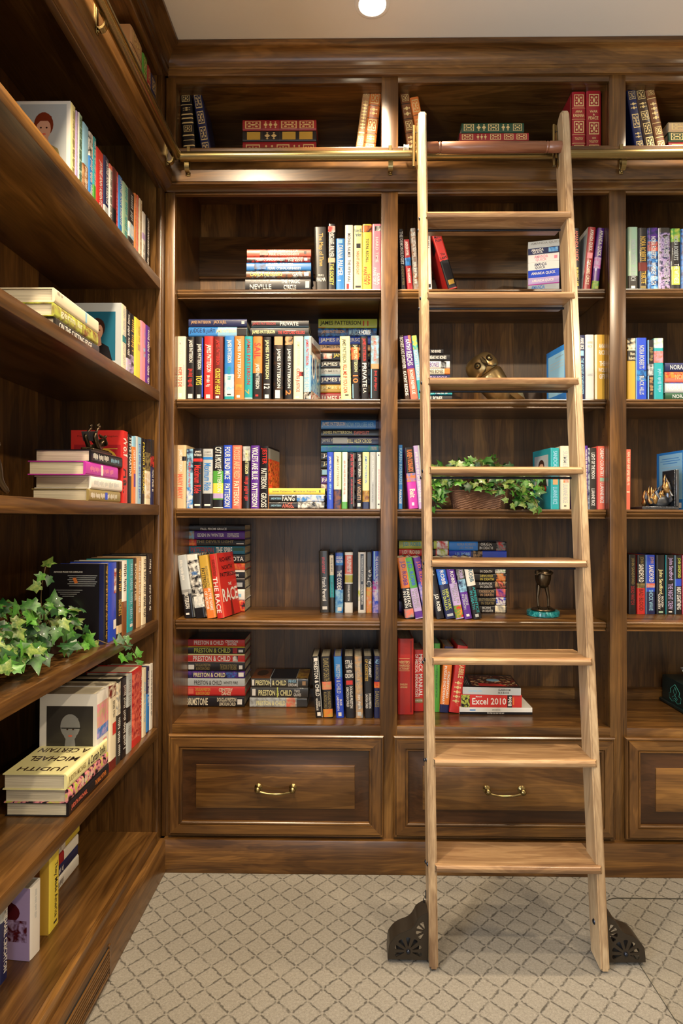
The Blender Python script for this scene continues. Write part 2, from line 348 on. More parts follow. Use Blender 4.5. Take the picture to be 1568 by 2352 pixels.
for bi, (x0, x1, o0, o1, d0, d1, nm) in enumerate(BAYS):
    b = tag(empty('bookcase', ((x0+x1)/2, 0, 0)), BLAB[bi], 'bookcase', 'bookcase bays of the back wall'); b.location = (0, 0, 0)
    if bi == 0: box('stile', XL, x0, 0, .02, .1, 2.99, WZ, b, .0016)
    box('stile', x1, BAYS[bi+1][0] if bi < 2 else o1, 0, .02, .1, 2.99, WZ, b, .0022)
    for z0, z1 in ((2.9426, 3.0), (2.5237, 2.7017), (.5, SILL)):
        box('rail', x0-.001, x1+.001, .0006, .02, z0, z1, WX, b, .0018)
    box('bottom_rail', x0-.001, x1+.001, .002, .02, .11, .5005, WX, b, 0)
    for xa, xb in ((x0-.018, x0), (x1, x1+.018)):
        box('side_panel', xa, xb, .0202, YB, .12, 2.98, WZ, b, 0)
    box('cabinet_top', x0, x1, .0202, YB-.012, 2.944, 2.962, WX, b, 0)
    box('deck', x0, x1, .0202, YB-.012, 2.682, 2.7012, WX, b, 0)
    box('deck', x0, x1, .0202, YB-.012, SILL-.02, SILL-.0006, WX, b, 0)
    # vertical boards of the back
    xs = x0; k = 0; random.seed(30+bi)
    while xs < x1-.001:
        wdt = random.choice((.095, .125, .155, .17)); xe = xs+wdt
        if xe > x1-.06: xe = x1
        box('back_board', xs+.0001, xe-.0001, YB-.012, YB, .5, 2.685, WZB, b, .0003, 1); xs = xe
    box('back_panel', x0, x1, YB-.012, YB, 2.69, 2.96, WX, b, 0)
    prism('nailer_strip', [(YB-.0121, 2.53), (YB-.03, 2.53), (YB-.03, 2.368), (YB-.026, 2.362), (YB-.03, 2.356), (YB-.026, 2.350), (YB-.0121, 2.350)], 'x', x0, x1, WX, b, 30)
    prism('nailer_strip', [(YB-.0121, SILL), (YB-.03, SILL), (YB-.03, SILL+.036), (YB-.026, SILL+.041), (YB-.028, SILL+.046), (YB-.0121, SILL+.048)], 'x', x0, x1, WX, b, 30)
    for z in SH: prism('shelf', shelf_prof(z), 'x', x0+.0015, x1-.0015, WX, b, 30)
    drawer(b, d0, d1, .1345, .505, {0: un(631.5, 1806, y=-.04).x, 1: un(1160, 1813, y=-.04).x, 2: 1.41}[bi], .318)
    if bi == 1:   # rows of shelf pin holes in the right hand side panel
        bm = bmesh.new()
        for i in range(50):
            z = .60+i*.032
            if min(abs(z-s+.016) for s in SH) < .03: continue
            for y in (.052, .30):
                M = Matrix.Translation((x1-.0004, y, z)) @ Matrix.Rotation(PI/2, 4, 'Y')
                bmesh.ops.create_circle(bm, cap_ends=True, radius=.0032, segments=8, matrix=M)
        fin('pin_holes', bm, IRON, b)

# ------------------------------------------------------------------ side bookcase along the left wall
LSH = [2.186, 1.7727, 1.355, .9352, .542]; LBOT = .1626; YE = -1.52; YF = -.045
sb = tag(empty('bookcase'), 'dark stained side bookcase along the left wall, open down to the plinth', 'bookcase')
box('stile', XL-.02, XL, YF, -.0005, .1, 2.99, WZ, sb, .002)
box('stile', XL-.02, XL, YE-.06, YE, .1, 2.99, WZ, sb, .002)
for z0, z1 in ((2.9426, 3.0), (2.5237, 2.7017), (.11, LBOT)):
    box('rail', XL-.02, XL-.0006, YE-.001, YF+.001, z0, z1, WY, sb, .0018)
box('side_panel', XB, XL-.0202, YF, YF+.018, .12, 2.98, WZ, sb, 0)
box('side_panel', XB, XL-.0202, YE-.018, YE, .12, 2.98, WZ, sb, 0)
for z in (2.7012, LBOT-.0006, 2.962): box('deck', XB+.012, XL-.0202, YE, YF, z-.019, z, WY, sb, 0)
ys = YE; random.seed(5)
while ys < YF-.001:
    ye = ys+random.choice((.1, .13, .16)); ye = YF if ye > YF-.06 else ye
    box('back_board', XB, XB+.012, ys+.0001, ye-.0001, .12, 2.97, WZB, sb, .0003, 1); ys = ye
for z in LSH: box('shelf', XB+.013, XL-.002, YE+.0015, YF-.0015, z-.037, z, WY, sb, .0022)
prism('nailer_strip', [(XB+.0121, 2.53), (XB+.03, 2.53), (XB+.03, 2.37), (XB+.026, 2.362), (XB+.0121, 2.35)], 'y', YE, YF, WY, sb, 30)
# return air grille in the side plinth
vg = tag(empty('vent_grille'), 'brown slatted air vent set in the side bookcase plinth, bottom left', 'vent')
XP = XL+.02
VENTB = simple('vent_backing', (.012, .008, .005, 1), .8)
box('backing', XP-.0005, XP+.0008, -1.02, -.527, .016, .098, VENTB, vg, 0)
for i in range(8): box('slat', XP+.0008, XP+.0055, -1.02, -.53, .0185+i*.0098,   .0185+i*.0098+.0050, WY, vg, .0008, 1)
box('frame', XP+.0003, XP+.006, -.53, -.519, .014, .1, WY, vg, .0008, 1)

# ------------------------------------------------------------------ brass ladder rails
RAILZ, RAILO = 2.6275, .063
def bracket(parent, M):
    """strap screwed to the fascia, arm swinging out and up under the tube; local -y is out of the wall"""
    bm = bmesh.new()
    bbox(bm, -.0065, .0065, -.0035, 0, -.055, .055, .001)
    arm = [(0, -.003, -.040), (0, -.012, -.045), (0, -.020, -.042), (0, -.026, -.033), (0, -.028, -.0165)]
    prev = None
    for (x, y, z) in arm:
        r = [bm.verts.new((sx*.0085, y+dy, z+dz)) for sx, dy, dz in ((-1, 0, -.003), (1, 0, -.003), (1, .002, .003), (-1, .002, .003))]
        if prev:
            for k in range(4): bm.faces.new((prev[k], prev[(k+1) % 4], r[(k+1) % 4], r[k]))
        else: bm.faces.new(r[::-1])
        prev = r
    bm.faces.new(prev)
    ball_into(bm, (0, -.005, -.047), .0045, seg=8)
    bmesh.ops.transform(bm, matrix=M, verts=bm.verts[:])
    return fin('bracket', bm, BRASS, parent, 40)
rl = tag(empty('ladder_rail'), 'horizontal brass ladder rail running across the back wall bookcase', 'rail')
xr0 = un(413.5, 357, y=-RAILO).x
bm = bmesh.new(); tube_into(bm, [(xr0, -RAILO, RAILZ), (1.9, -RAILO, RAILZ)], .0178, 24); fin('tube', bm, BRASS, rl, 50)
lathe('end_cap', [(.0195, 0), (.0195, .006), (.017, .009), (.009, .0115), (.001, .012)], BRASS, rl, Matrix.Translation((xr0+.004, -RAILO, RAILZ)) @ Matrix.Rotation(-PI/2, 4, 'Y'))
for px in (432, 896, 1427): bracket(rl, Matrix.Translation((un(px, 385, y=-.04).x, -.0352, RAILZ)))
rl = tag(empty('ladder_rail'), 'brass ladder rail receding along the side bookcase, upper left', 'rail')
yr0 = -RAILO-.012
bm = bmesh.new(); tube_into(bm, [(XL+RAILO, yr0, RAILZ), (XL+RAILO, -1.6, RAILZ)], .0178, 24); fin('tube', bm, BRASS, rl, 50)
lathe('end_cap', [(.0195, 0), (.0195, .006), (.017, .009), (.009, .0115), (.001, .012)], BRASS, rl, Matrix.Translation((XL+RAILO, yr0-.004, RAILZ)) @ Matrix.Rotation(-PI/2, 4, 'X'))
for y in (un(383, 352, x=XL+.036).y, un(222, 50, x=XL+.036).y): bracket(rl, Matrix.Translation((XL+.0352, y, RAILZ)) @ Matrix.Rotation(PI/2, 4, 'Z'))

# ------------------------------------------------------------------ rolling ladder
lad = tag(empty('rolling_ladder'), 'light walnut rolling library ladder leaning on the brass rail', 'ladder')
SL = .3125/2.725
def FY(z): return -.4825+SL*z
LXA, LXB = .237, .729
for xc in (LXA, LXB):
    pts = [(FY(.003)+.006, .003), (FY(.003)+.080, .012)]
    pts += [(FY(2.665)+.086, 2.665), (FY(2.69)+.068, 2.692), (FY(2.72)+.04, 2.717), (FY(2.725)+.022, 2.7255), (FY(2.72)+.008, 2.722), (FY(2.705), 2.707), (FY(.015), .013)]
    prism('ladder_stile', pts, 'x', xc-.0125, xc+.0125, LADZ, lad, 40, .0045)
TZ = [.2935, .589, .884, 1.18, 1.474, 1.766, 2.0577, 2.342]
for z in TZ:
    y0 = FY(z)-.012; t = .0225
    prof = [(y0+.132, z), (y0+.008, z), (y0+.003, z-.0025), (y0, z-.008), (y0+.0005, z-.015), (y0+.004, z-.0205), (y0+.009, z-t), (y0+.132, z-t)]
    bm = bmesh.new(); n = len(prof)
    def endx(y, s): return (s*.006 if y < FY(z)-.001 else 0)
    A = [bm.verts.new((LXA+.0115-endx(y, 1)+(.004 if y < y0+.004 else 0), y, q)) for y, q in prof]
    B = [bm.verts.new((LXB-.0115+endx(y, 1)*1.8-(.005 if y < y0+.004 else 0), y, q)) for y, q in prof]
    for i in range(n): bm.faces.new((A[i], A[(i+1) % n], B[(i+1) % n], B[i]))
    bm.faces.new(A[::-1]); bm.faces.new(B); fin('tread', bm, LADX, lad, 30)
    tube('tie_rod', [(LXA+.012, y0+.075, z-.031), (LXB-.012, y0+.075, z-.031)], .0042, STEEL, lad, 8)
    for dz, dy in ((-.012, .03), (-.031, .075)):
        M = Matrix.Translation((LXA-.0125, y0+dy, z+dz)) @ Matrix.Rotation(-PI/2, 4, 'Y')
        lathe('bolt', [(.006, 0), (.0058, .002), (.004, .0038), (.001, .0044)], STEEL, lad, M, 10)
zr = 2.598; bm = bmesh.new()
pts = []; rs = []
for x, r in ((.2495, .0185), (.29, .0185), (.2915, .0165), (.2945, .0165), (.296, .0185), (.299, .0185), (.3005, .0165), (.3035, .0165), (.305, .0188), (.483, .0195), (.661, .0188), (.6625, .0165), (.6655, .0165), (.667, .0185), (.67, .0185), (.6715, .0165), (.6745, .0165), (.676, .0185), (.7165, .0185)):
    pts.append((x, FY(zr)+.028, zr)); rs.append(r)
tube_into(bm, pts, rs, 20); fin('rung', bm, RUNG, lad, 60)
for side, xo in ((-1, LXA-.0135), (1, LXB-.0145)):
    s = -1
    # roller hook: shaped plate on the stile, a round bar beside it and a nylon roller riding the rail
    hk = bmesh.new(); yh = FY(2.62)+.06
    out = [(-.010, -.075), (.002, -.083), (.010, -.05), (.013, -.02), (.006, .0), (.004, .03), (.012, .055), (.011, .075), (0, .085), (-.009, .075), (-.010, .03)]
    A = [hk.verts.new((xo, yh+y+(z*SL), 2.622+z)) for y, z in out]; B = [hk.verts.new((xo+s*.0035, yh+y+(z*SL), 2.622+z)) for y, z in out]
    for i in range(len(out)): hk.faces.new((A[i], A[(i+1) % len(out)], B[(i+1) % len(out)], B[i]))
    hk.faces.new(A); hk.faces.new(B[::-1])
    h = fin('roller_hook', hk, BRASS, lad, 30)
    tube('hook_bar', [(xo+s*.014, yh-.012, 2.545), (xo+s*.012, yh-.004, 2.695)], .0052, BRASS, h, 10)
    for zz in (2.575, 2.672): tube('screw', [(xo-s*.001, yh+.0, zz), (xo+s*.017, yh-.004, zz)], .0035, STEEL, h, 8)
    lathe('roller', [(.004, -.009), (.013, -.009), (.0105, -.004), (.0105, .004), (.013, .009), (.004, .009)], NYLON, h, Matrix.Translation((xo+s*.034, -RAILO, RAILZ+.0275)) @ Matrix.Rotation(PI/2, 4, 'Y'), 20)
    tube('axle', [(xo+s*.002, yh+.008, RAILZ+.02), (xo+s*.006, -RAILO-.012, RAILZ+.0275), (xo+s*.014, -RAILO, RAILZ+.0275), (xo+s*.044, -RAILO, RAILZ+.0275)], .0035, BRASS, h, 8)
# wheel housings
HO = [(0, .136), (-.0127, .131), (-.0277, .121), (-.0346, .1085), (-.0438, .095), (-.0577, .0845), (-.0808, .0755), (-.0946, .066), (-.105, .054), (-.113, .040), (-.1165, .002), (0, 0)]
def dense(o):
    r = []
    for i in range(len(o)-1):
        for k in range(4):
            t = k/4; p0 = o[max(i-1, 0)]; p1 = o[i]; p2 = o[i+1]; p3 = o[min(i+2, len(o)-1)]
            r.append(tuple(.5*((2*p1[c])+(-p0[c]+p2[c])*t+(2*p0[c]-5*p1[c]+4*p2[c]-p3[c])*t*t+(-p0[c]+3*p1[c]-3*p2[c]+p3[c])*t**3) for c in (0, 1)))
    return r+[o[-1]]
def petal(cx, cz, a, r0, r1, w):
    a = math.radians(a); P = []
    for r, s in ((r0, .12), (r1*.8, .8), (r1*.93, 1), (r1, .7), (r1*1.02, 0), (r1, -.7), (r1*.93, -1), (r1*.8, -.8), (r0, -.12)):
        P.append((cx+math.cos(a)*r-math.sin(a)*w*s, cz+math.sin(a)*r+math.cos(a)*w*s))
    return P
OUT = dense(HO[:11])+[(0, 0)]
for s, xe in ((1, LXA-.0135), (-1, LXB+.0135)):
    cu = bpy.data.curves.new('housing', 'CURVE'); cu.dimensions = '2D'; cu.fill_mode = 'BOTH'; cu.extrude = .0016
    loops = [OUT]+[petal(-.0583, .0255, a, .013, .040, .0068) for a in (197, 163, 128, 90, 54, 18, -16)]+[petal(-.006, .083, a, .008, .029, .006) for a in (118, 152, 188, 224)]
    for lp in loops:
        sp = cu.splines.new('POLY'); sp.points.add(len(lp)-1); sp.use_cyclic_u = True
        for p, q in zip(sp.points, lp): p.co = (s*q[0], q[1], 0, 1)
    tmp = bpy.data.objects.new('tmp', cu); me = bpy.data.meshes.new_from_object(tmp); bpy.data.objects.remove(tmp)
    me.transform(Matrix.Translation((xe, -.447, .011)) @ Matrix.Rotation(PI/2, 4, 'X'))
    h = link('wheel_housing', me, lad, [IRON])
    bm = bmesh.new(); o1 = OUT[:-1]
    for a, b in zip(o1, o1[1:]):
        q = [bm.verts.new((xe+s*p[0], y, .011+p[1])) for p, y in ((a, -.447), (b, -.447), (b, -.388), (a, -.388))]; bm.faces.new(q)
    bmesh.ops.remove_doubles(bm, verts=bm.verts[:], dist=1e-5); bmesh.ops.solidify(bm, geom=bm.faces[:], thickness=.002)
    fin('housing_shell', bm, IRON, h, 50)
    box('mount_plate', xe-(.003 if s > 0 else 0), xe+(0 if s > 0 else .003), -.449, -.385, .011, .147, IRON, h, .0006, 1)
    Mx = Matrix.Translation((xe-s*.0583, -.418, .0355)) @ Matrix.Rotation(PI/2, 4, 'X')
    lathe('wheel', [(.006, -.014), (.030, -.014), (.0345, -.009), (.0345, .009), (.030, .014), (.006, .014)], simple('black_rubber', (.02, .02, .024, 1), .45), h, Mx, 28)
    lathe('axle_cap', [(.0065, 0), (.006, .004), (.004, .006), (.001, .0068)], STEEL, h, Matrix.Translation((xe-s*.0583, -.4485, .0365)) @ Matrix.Rotation(PI/2, 4, 'X'), 14)
    tube('spring_pin', [(xe-s*.004, -.40, .140), (xe-s*.008, -.40, .158), (xe-s*.004, -.40, .166), (xe-s*.001, -.40, .160), (xe-s*.001, -.40, .185)], .0016, STEEL, h, 6)
for z in (.1165,):
    lathe('bolt', [(.008, 0), (.0075, .002), (.005, .004), (.001, .0046)], STEEL, lad, Matrix.Translation((LXB-.0125, FY(z)+.04, z)) @ Matrix.Rotation(-PI/2, 4, 'Y'), 12)

# clear chair mat on the carpet
MATM, nt, bb = newmat('clear_vinyl')
tr = nd(nt, 'ShaderNodeBsdfTransparent'); tr.inputs[0].default_value = (.99, .99, .98, 1); gl = nd(nt, 'ShaderNodeBsdfGlossy'); gl.inputs['Roughness'].default_value = .12
lw = nd(nt, 'ShaderNodeValue'); lw.outputs[0].default_value = .05; ms = nd(nt, 'ShaderNodeMixShader')
nt.links.new(lw.outputs[0], ms.inputs[0]); nt.links.new(tr.outputs[0], ms.inputs[1]); nt.links.new(gl.outputs[0], ms.inputs[2]); nt.links.new(ms.outputs[0], nt.nodes['Material Output'].inputs[0])
EDGE = simple('vinyl_edge', (.03, .03, .022, 1), .3)
mx0, mx1, my0, my1, rr = .842, 2.05, -1.5, -.143, .07
ol = []
for cx_, cy_, a0 in ((mx1-rr, my1-rr, 0), (mx0+rr, my1-rr, 90), (mx0+rr, my0+rr, 180), (mx1-rr, my0+rr, 270)):
    for k in range(7): a = math.radians(a0+15*k); ol.append((cx_+rr*math.cos(a), cy_+rr*math.sin(a)))
n = len(ol); vs = [(x, y, .006) for x, y in ol]+[(x, y, .0025) for x, y in ol]
mo = pyd('chair_mat', vs, [tuple(range(n))]+[(i, n+i, n+(i+1) % n, (i+1) % n) for i in range(n)], [MATM, EDGE], None, [0]+[1]*n)
tag(mo, 'clear vinyl chair mat lying on the carpet right of the ladder', 'chair mat')

# recessed ceiling lights
EMI, nt, b = newmat('lamp_lens'); b.inputs['Emission Color'].default_value = (1, .86, .62, 1); b.inputs['Emission Strength'].default_value = 14; b.inputs['Base Color'].default_value = (.9, .9, .9, 1)
TRIM = simple('white_trim', (.78, .77, .74, 1), .4)
for i, (x, y, e) in enumerate(CANS):
    c = tag(empty('recessed_light', (x, y, CEIL)), 'round recessed downlight glowing in the ceiling above the bookcase' if i == 0 else 'round recessed downlight in the ceiling beyond the picture frame', 'ceiling light', 'recessed downlights' if i else None)
    lathe('trim_ring', [(.046, -.0005), (.047, -.004), (.053, -.0045), (.060, -.002), (.0605, -.0002)], TRIM, c, None, 28)
    lathe('lens', [(.0005, -.0006), (.047, -.0006), (.047, -.0002), (.0005, -.0001)], EMI, c, None, 24)
    l = bpy.data.lights.new('downlight', 'SPOT'); l.energy = e; l.color = CAN_COLOR; l.spot_size = math.radians(104 if y > -.5 else 152); l.spot_blend = .9 if y > -.5 else .4; l.shadow_soft_size = .045
    lo = bpy.data.objects.new('downlight', l); COL.objects.link(lo); lo.parent = c; lo.location = (0, 0, -.012)
# ------------------------------------------------------------------ lettering
TXT = {}
def glyphs(s):
    """string -> outline mesh normalised to the unit box"""
    if s in TXT: return TXT[s]
    cu = bpy.data.curves.new('t', 'FONT'); cu.body = s; cu.resolution_u = 2; cu.offset = .018; cu.space_character = 1.02
    o = bpy.data.objects.new('t', cu); me = bpy.data.meshes.new_from_object(o)
    v = [(p.co.x, p.co.y) for p in me.vertices]; f = [tuple(p.vertices) for p in me.polygons]
    bpy.data.objects.remove(o); bpy.data.meshes.remove(me); bpy.data.curves.remove(cu)
    x0 = min(p[0] for p in v); x1 = max(p[0] for p in v); y0 = min(p[1] for p in v); y1 = max(p[1] for p in v)
    TXT[s] = ([((a-x0)/(x1-x0), (b-y0)/(y1-y0)) for a, b in v], f); return TXT[s]
class Print:
    """flat print laid on a surface: collects faces per colour"""
    def __init__(s): s.v = []; s.f = []; s.mi = []; s.m = []; s.k = 0
    def mat(s, c):
        m = cmat(c)
        if m not in s.m: s.m.append(m)
        return s.m.index(m)
    def add(s, vs, fs, c):
        o = len(s.v); s.v += vs; s.f += [tuple(i+o for i in f) for f in fs]; s.mi += [s.mat(c)]*len(fs)
    def build(s, name, parent):
        return pyd(name, s.v, s.f, s.m, parent, s.mi) if s.f else None
def ellipse(n=18): return [(math.cos(2*PI*k/n), math.sin(2*PI*k/n)) for k in range(n)]
def ornament():
    """gilt corner-and-centre tooling for a spine panel in the unit box"""
    P = []
    def rect(a, b, c, d): P.append([(a, c), (b, c), (b, d), (a, d)])
    for a, b, c, d in ((.02, .98, .02, .09), (.02, .98, .91, .98), (.02, .09, .02, .98), (.91, .98, .02, .98)): rect(a, b, c, d)
    P.append([(.5, .22), (.62, .5), (.5, .78), (.38, .5)])
    for x in (.28, .72):
        for y in (.28, .72): P.append([(x+.1*c, y+.1*s) for c, s in ellipse(8)])
    for a, b in ((.5, .15), (.5, .85), (.2, .5), (.8, .5)): P.append([(a+.05*c, b+.05*s) for c, s in ellipse(6)])
    return P
ORN = ornament()

# ------------------------------------------------------------------ books
ORD = ['', 'first', 'second', 'third', 'fourth', 'fifth', 'sixth', 'seventh', 'eighth', 'ninth', 'tenth', 'eleventh', 'twelfth', 'thirteenth', 'fourteenth', 'fifteenth', 'sixteenth', 'seventeenth', 'eighteenth', 'nineteenth', 'twentieth', 'twenty-first', 'twenty-second']
BOOKN = 0
def make_book(M, t, h, d, col, spec, label, group, soft=False, cov=None, top=None, plain=False):
    """local frame: x across the spine, -y out of the spine, z up the spine; the spine face lies on y = 0"""
    global BOOKN; BOOKN += 1
    root = tag(empty('book', M=M), label, 'book', group)
    c = .0009 if soft else min(.0026, t*.14); b = 0 if soft else min(.0038, t*.16); ov = 0 if soft else .003
    def arc(u): return b*(max(0, abs(2*min(max(u, 0), 1)-1)-.66)/.34)**2
    n = 8; out = [(0, d), (0, b+.004)]+[(t*q_, arc(q_)) for q_ in (0, .05, .1, .17, .5, .83, .9, .95, 1)]+[(t, b+.004), (t, d)]
    inn = [(t-c, d), (t-c, b+c+.001), (c, b+c+.001), (c, d)]
    prof = out+inn; N = len(prof); vs = [(x, y, 0) for x, y in prof]+[(x, y, h) for x, y in prof]
    fs = [(i, (i+1) % N, N+(i+1) % N, N+i) for i in range(N)]
    # caps as strips: left board, spine, right board
    o = len(out); A, B, C, D = o+3, o+2, o+1, o   # inner points (c,d) (c,b) (t-c,b) (t-c,d)
    for z in (0, N):
        cap = [(0, 1, B, A), (D, C, o-2, o-1), tuple([1]+list(range(2, n+3))+[o-2, C, B])]
        fs += [tuple(z+i for i in (f if z else f[::-1])) for f in cap]
    cv = pyd('cover', vs, fs, [cmat(col)], root, sm=35)
    g = .0004
    bm = bmesh.new(); bbox(bm, c+g, t-c-g, b+c+.0015, d-ov-.0008, ov+g, h-ov-g); fin('pages', bm, PAGES, root)
    if BOOKN % 3 == 0: root.children[-1].data.materials[0] = PAGES
    # spine print
    P = Print(); lay = [.00025]
    def sp(u, v, l): return (u*t, arc(u)-l, h*(1-v))
    for e in (spec or '').split(';'):
        e = e.strip()
        if not e: continue
        q = [w.strip() for w in e.split(',')]; k = q[0]; lay[0] += .00006; l = lay[0]
        if k[0] == '#':
            v0, v1 = float(q[1])/100, float(q[2])/100; u0, u1 = (float(q[3])/100, float(q[4])/100) if len(q) > 3 else (.0, 1.)
            cols = 6; V = []; F = []
            for u in [u0]+[q_ for q_ in (.05, .1, .17, .83, .9, .95) if u0 < q_ < u1]+[u1]: V += [sp(u, v0, l), sp(u, v1, l)]
            F = [(2*i, 2*i+1, 2*i+3, 2*i+2) for i in range(len(V)//2-1)]; P.add(V, F, k[1:])
        elif k[0] == '~':   # small illegible lettering: a run of strokes
            v0, v1 = float(q[1])/100, float(q[2])/100; u0, u1 = (float(q[3])/100, float(q[4])/100) if len(q) > 3 else (.25, .75)
            rg = random.Random(len(P.v)+int(v0*1000))
            if k[1:] == 'gilt':   # little lozenges of gold tooling
                n_ = max(2, int((v1-v0)*h/(t*.42))); dv = (v1-v0)/n_
                for i in range(n_):
                    vc = v0+dv*(i+.5)
                    for uc, ru in ((.5, .2), (.24, .07), (.76, .07)): P.add([sp(uc+ru*c_, vc+dv*.42*r_*(1 if uc == .5 else .5), l) for c_, r_ in ((0, -1), (1, 0), (0, 1), (-1, 0))], [(0, 1, 2, 3)], 'gilt')
            else:
                n_ = max(6, int((v1-v0)*h/(max(u1-u0, .1)*t*.30))); dv = (v1-v0)/n_
                for i in range(n_):
                    if i % 7 == 6: continue
                    va = v0+dv*i; c0 = rg.choice((0, .2, .3)); c1 = rg.choice((.8, .9, 1))
                    P.add([sp(u0+(u1-u0)*c_, va+dv*r_, l) for r_, c_ in ((.1, c0), (.65, c0), (.65, c1), (.1, c1))], [(0, 1, 2, 3)], k[1:])
        elif k[0] == '@':   # round emblem
            v0, rr = float(q[1])/100, float(q[2])/100; V = [sp(.5+a*rr, v0+s_*rr*t/h, l) for a, s_ in ellipse(14)]; P.add(V, [tuple(range(14))[::-1]], k[1:])
        elif k[0] == '*':   # gilt tooling
            v0, v1 = float(q[1])/100, float(q[2])/100; u0, u1 = (.14, .86)
            for pg in ORN:
                V = [sp(u0+(u1-u0)*a, v0+(v1-v0)*bb_, l) for a, bb_ in pg]; P.add(V, [tuple(range(len(V)))], k[1:])
        else:
            v0, v1 = float(q[2])/100, float(q[3])/100; u0, u1 = (float(q[4])/100, float(q[5])/100) if len(q) > 4 else (.22, .78)
            if k[0] == '=': gv, gf = glyphs(k[1:]); V = [sp(u0+(u1-u0)*a, v1-(v1-v0)*bb_, l) for a, bb_ in gv]
            else: gv, gf = glyphs(k); V = [sp(u0+(u1-u0)*bb_, v0+(v1-v0)*a, l) for a, bb_ in gv]
            P.add(V, gf, q[1])
    P.build('lettering', root)
    if cov:
        side, items = cov; P = Print(); l = .0003
        def cp(a, bb_, l):  # a: left to right as seen, bb_: from the top
            return (-l, d*(1-a), h*(1-bb_)) if side == '-x' else (t+l, d*a, h*(1-bb_))
        for it in items:
            l += .00008
            if it[0] == 'rect': _, cc, a0, a1, b0, b1 = it; P.add([cp(a0, b0, l), cp(a1, b0, l), cp(a1, b1, l), cp(a0, b1, l)], [(0, 1, 2, 3)], cc)
            elif it[0] == 'ell': _, cc, ac, bc, ra, rb = it; P.add([cp(ac+ra*x, bc+rb*y, l) for x, y in ellipse()], [tuple(range(18))], cc)
            elif it[0] == 'poly': P.add([cp(a, b_, l) for a, b_ in it[2]], [tuple(range(len(it[2])))], it[1])
            else:
                _, s_, cc, a0, a1, b0, b1 = it; gv, gf = glyphs(s_); P.add([cp(a0+(a1-a0)*x, b1-(b1-b0)*y, l) for x, y in gv], gf, cc)
        P.build('cover_print', root)
    return root
def lettering_colour(spec):
    for e in (spec or '').split(';'):
        e = e.strip()
        if e and e[0] not in '#@': 
            q = e.split(',')
            if e[0] == '*': return 'gilt tooling'
            if e[0] == '~': c0 = e[1:].split(',')[0]; return NICE.get(c0, {'gilt': 'gold'}.get(c0, c0))+' lettering'
            return NICE.get(q[1].strip(), {'gilt': 'gold'}.get(q[1].strip(), q[1].strip()))+' lettering'
    return None
def describe(col, spec):
    w = NICE.get(col.split('/')[0], col.split('/')[0]); lc = lettering_colour(spec)
    return w+' book'+(' with '+lc if lc else '')
def rotx(ax, ay, az, o): return Matrix(((ax[0], ay[0], az[0], o[0]), (ax[1], ay[1], az[1], o[1]), (ax[2], ay[2], az[2], o[2]), (0, 0, 0, 1)))
COUNT = {}
random.seed(11)
def row(where, shelf, z, ys, items, dmax=None):
    """upright books of the wall bookcase: (left px, right px, top px, colour, print, options)"""
    for it in items:
        x0, x1, yt, col, spec = it[:5]; op = it[5] if len(it) > 5 else {}
        y = op.get('y', ys); pyb = pr(.3, y, z)[1]
        a = un(x0, pyb, y=y).x+.0003; b = un(x1, pyb, y=y).x-.0003; zt = un((x0+x1)/2, yt, y=y).z
        th = 0
        if 'xt' in op: th = math.atan2(un(op['xt'], yt, y=y).x-a, zt-z)
        t = (b-a)*math.cos(th); h = (zt-z-(t*abs(math.sin(th))))/math.cos(th)
        d = min(op.get('d', random.uniform(.142, .158)), YB-.016-y)
        if op.get('yaw'): d = min(d, .152)
        R = Matrix.Rotation(math.radians(op.get('yaw', 0)), 4, 'Z') @ Matrix.Rotation(th, 4, 'Y')
        M = Matrix.Translation((a, y, z+.0004+(t*math.sin(th) if th > 0 else 0))) @ R
        k = (where, shelf); COUNT[k] = COUNT.get(k, 0)+1
        lab = f"{describe(col, spec)}, {ORD[COUNT[k]]} upright from left, {shelf}, {where}"
        make_book(M, t, h, d, col, spec, op.get('label', lab), f'upright books on the {shelf} of the {where}', op.get('soft', False), op.get('cov'))
def stack(where, shelf, name, z, ys, x0, x1, items, yaw=0, d=.155, base=None):
    """lying books, spines to the room, listed from the top: (top px, colour, print, options); the last one rests on z"""
    n = len(items); tops = [un((x0+x1)/2, it[0], y=ys).z for it in items]
    for i, it in enumerate(items):
        yt, col, spec = it[:3]; op = it[3] if len(it) > 3 else {}
        xa, xb = op.get('x0', x0), op.get('x1', x1); yy = ys+op.get('dy', 0)
        z1 = tops[i]; z0 = tops[i+1] if i < n-1 else z
        a = un(xa, yt, y=yy).x; b = un(xb, yt, y=yy).x
        # local x -> up, z -> -x, y -> y, turned by yaw about the left end
        R = Matrix.Rotation(math.radians(yaw+op.get('yaw', 0)), 4, 'Z') @ rotx((0, 0, 1), (0, 1, 0), (-1, 0, 0), (0, 0, 0))
        M = Matrix.Translation(((a+b)/2, yy, z0+.0004)) @ R @ Matrix.Translation((0, 0, -(b-a)/2))
        lab = f"{describe(col, spec)}, {ORD[i+1]} down in {name}, {shelf}, {where}"
        dd = min(op.get('d', d), YB-.016-yy) if where != 'side bookcase' else d
        make_book(M, z1-z0-.0006, b-a, dd, col, spec, op.get('label', lab), f'{name} on the {shelf} of the {where}', op.get('soft', False), op.get('cov'))
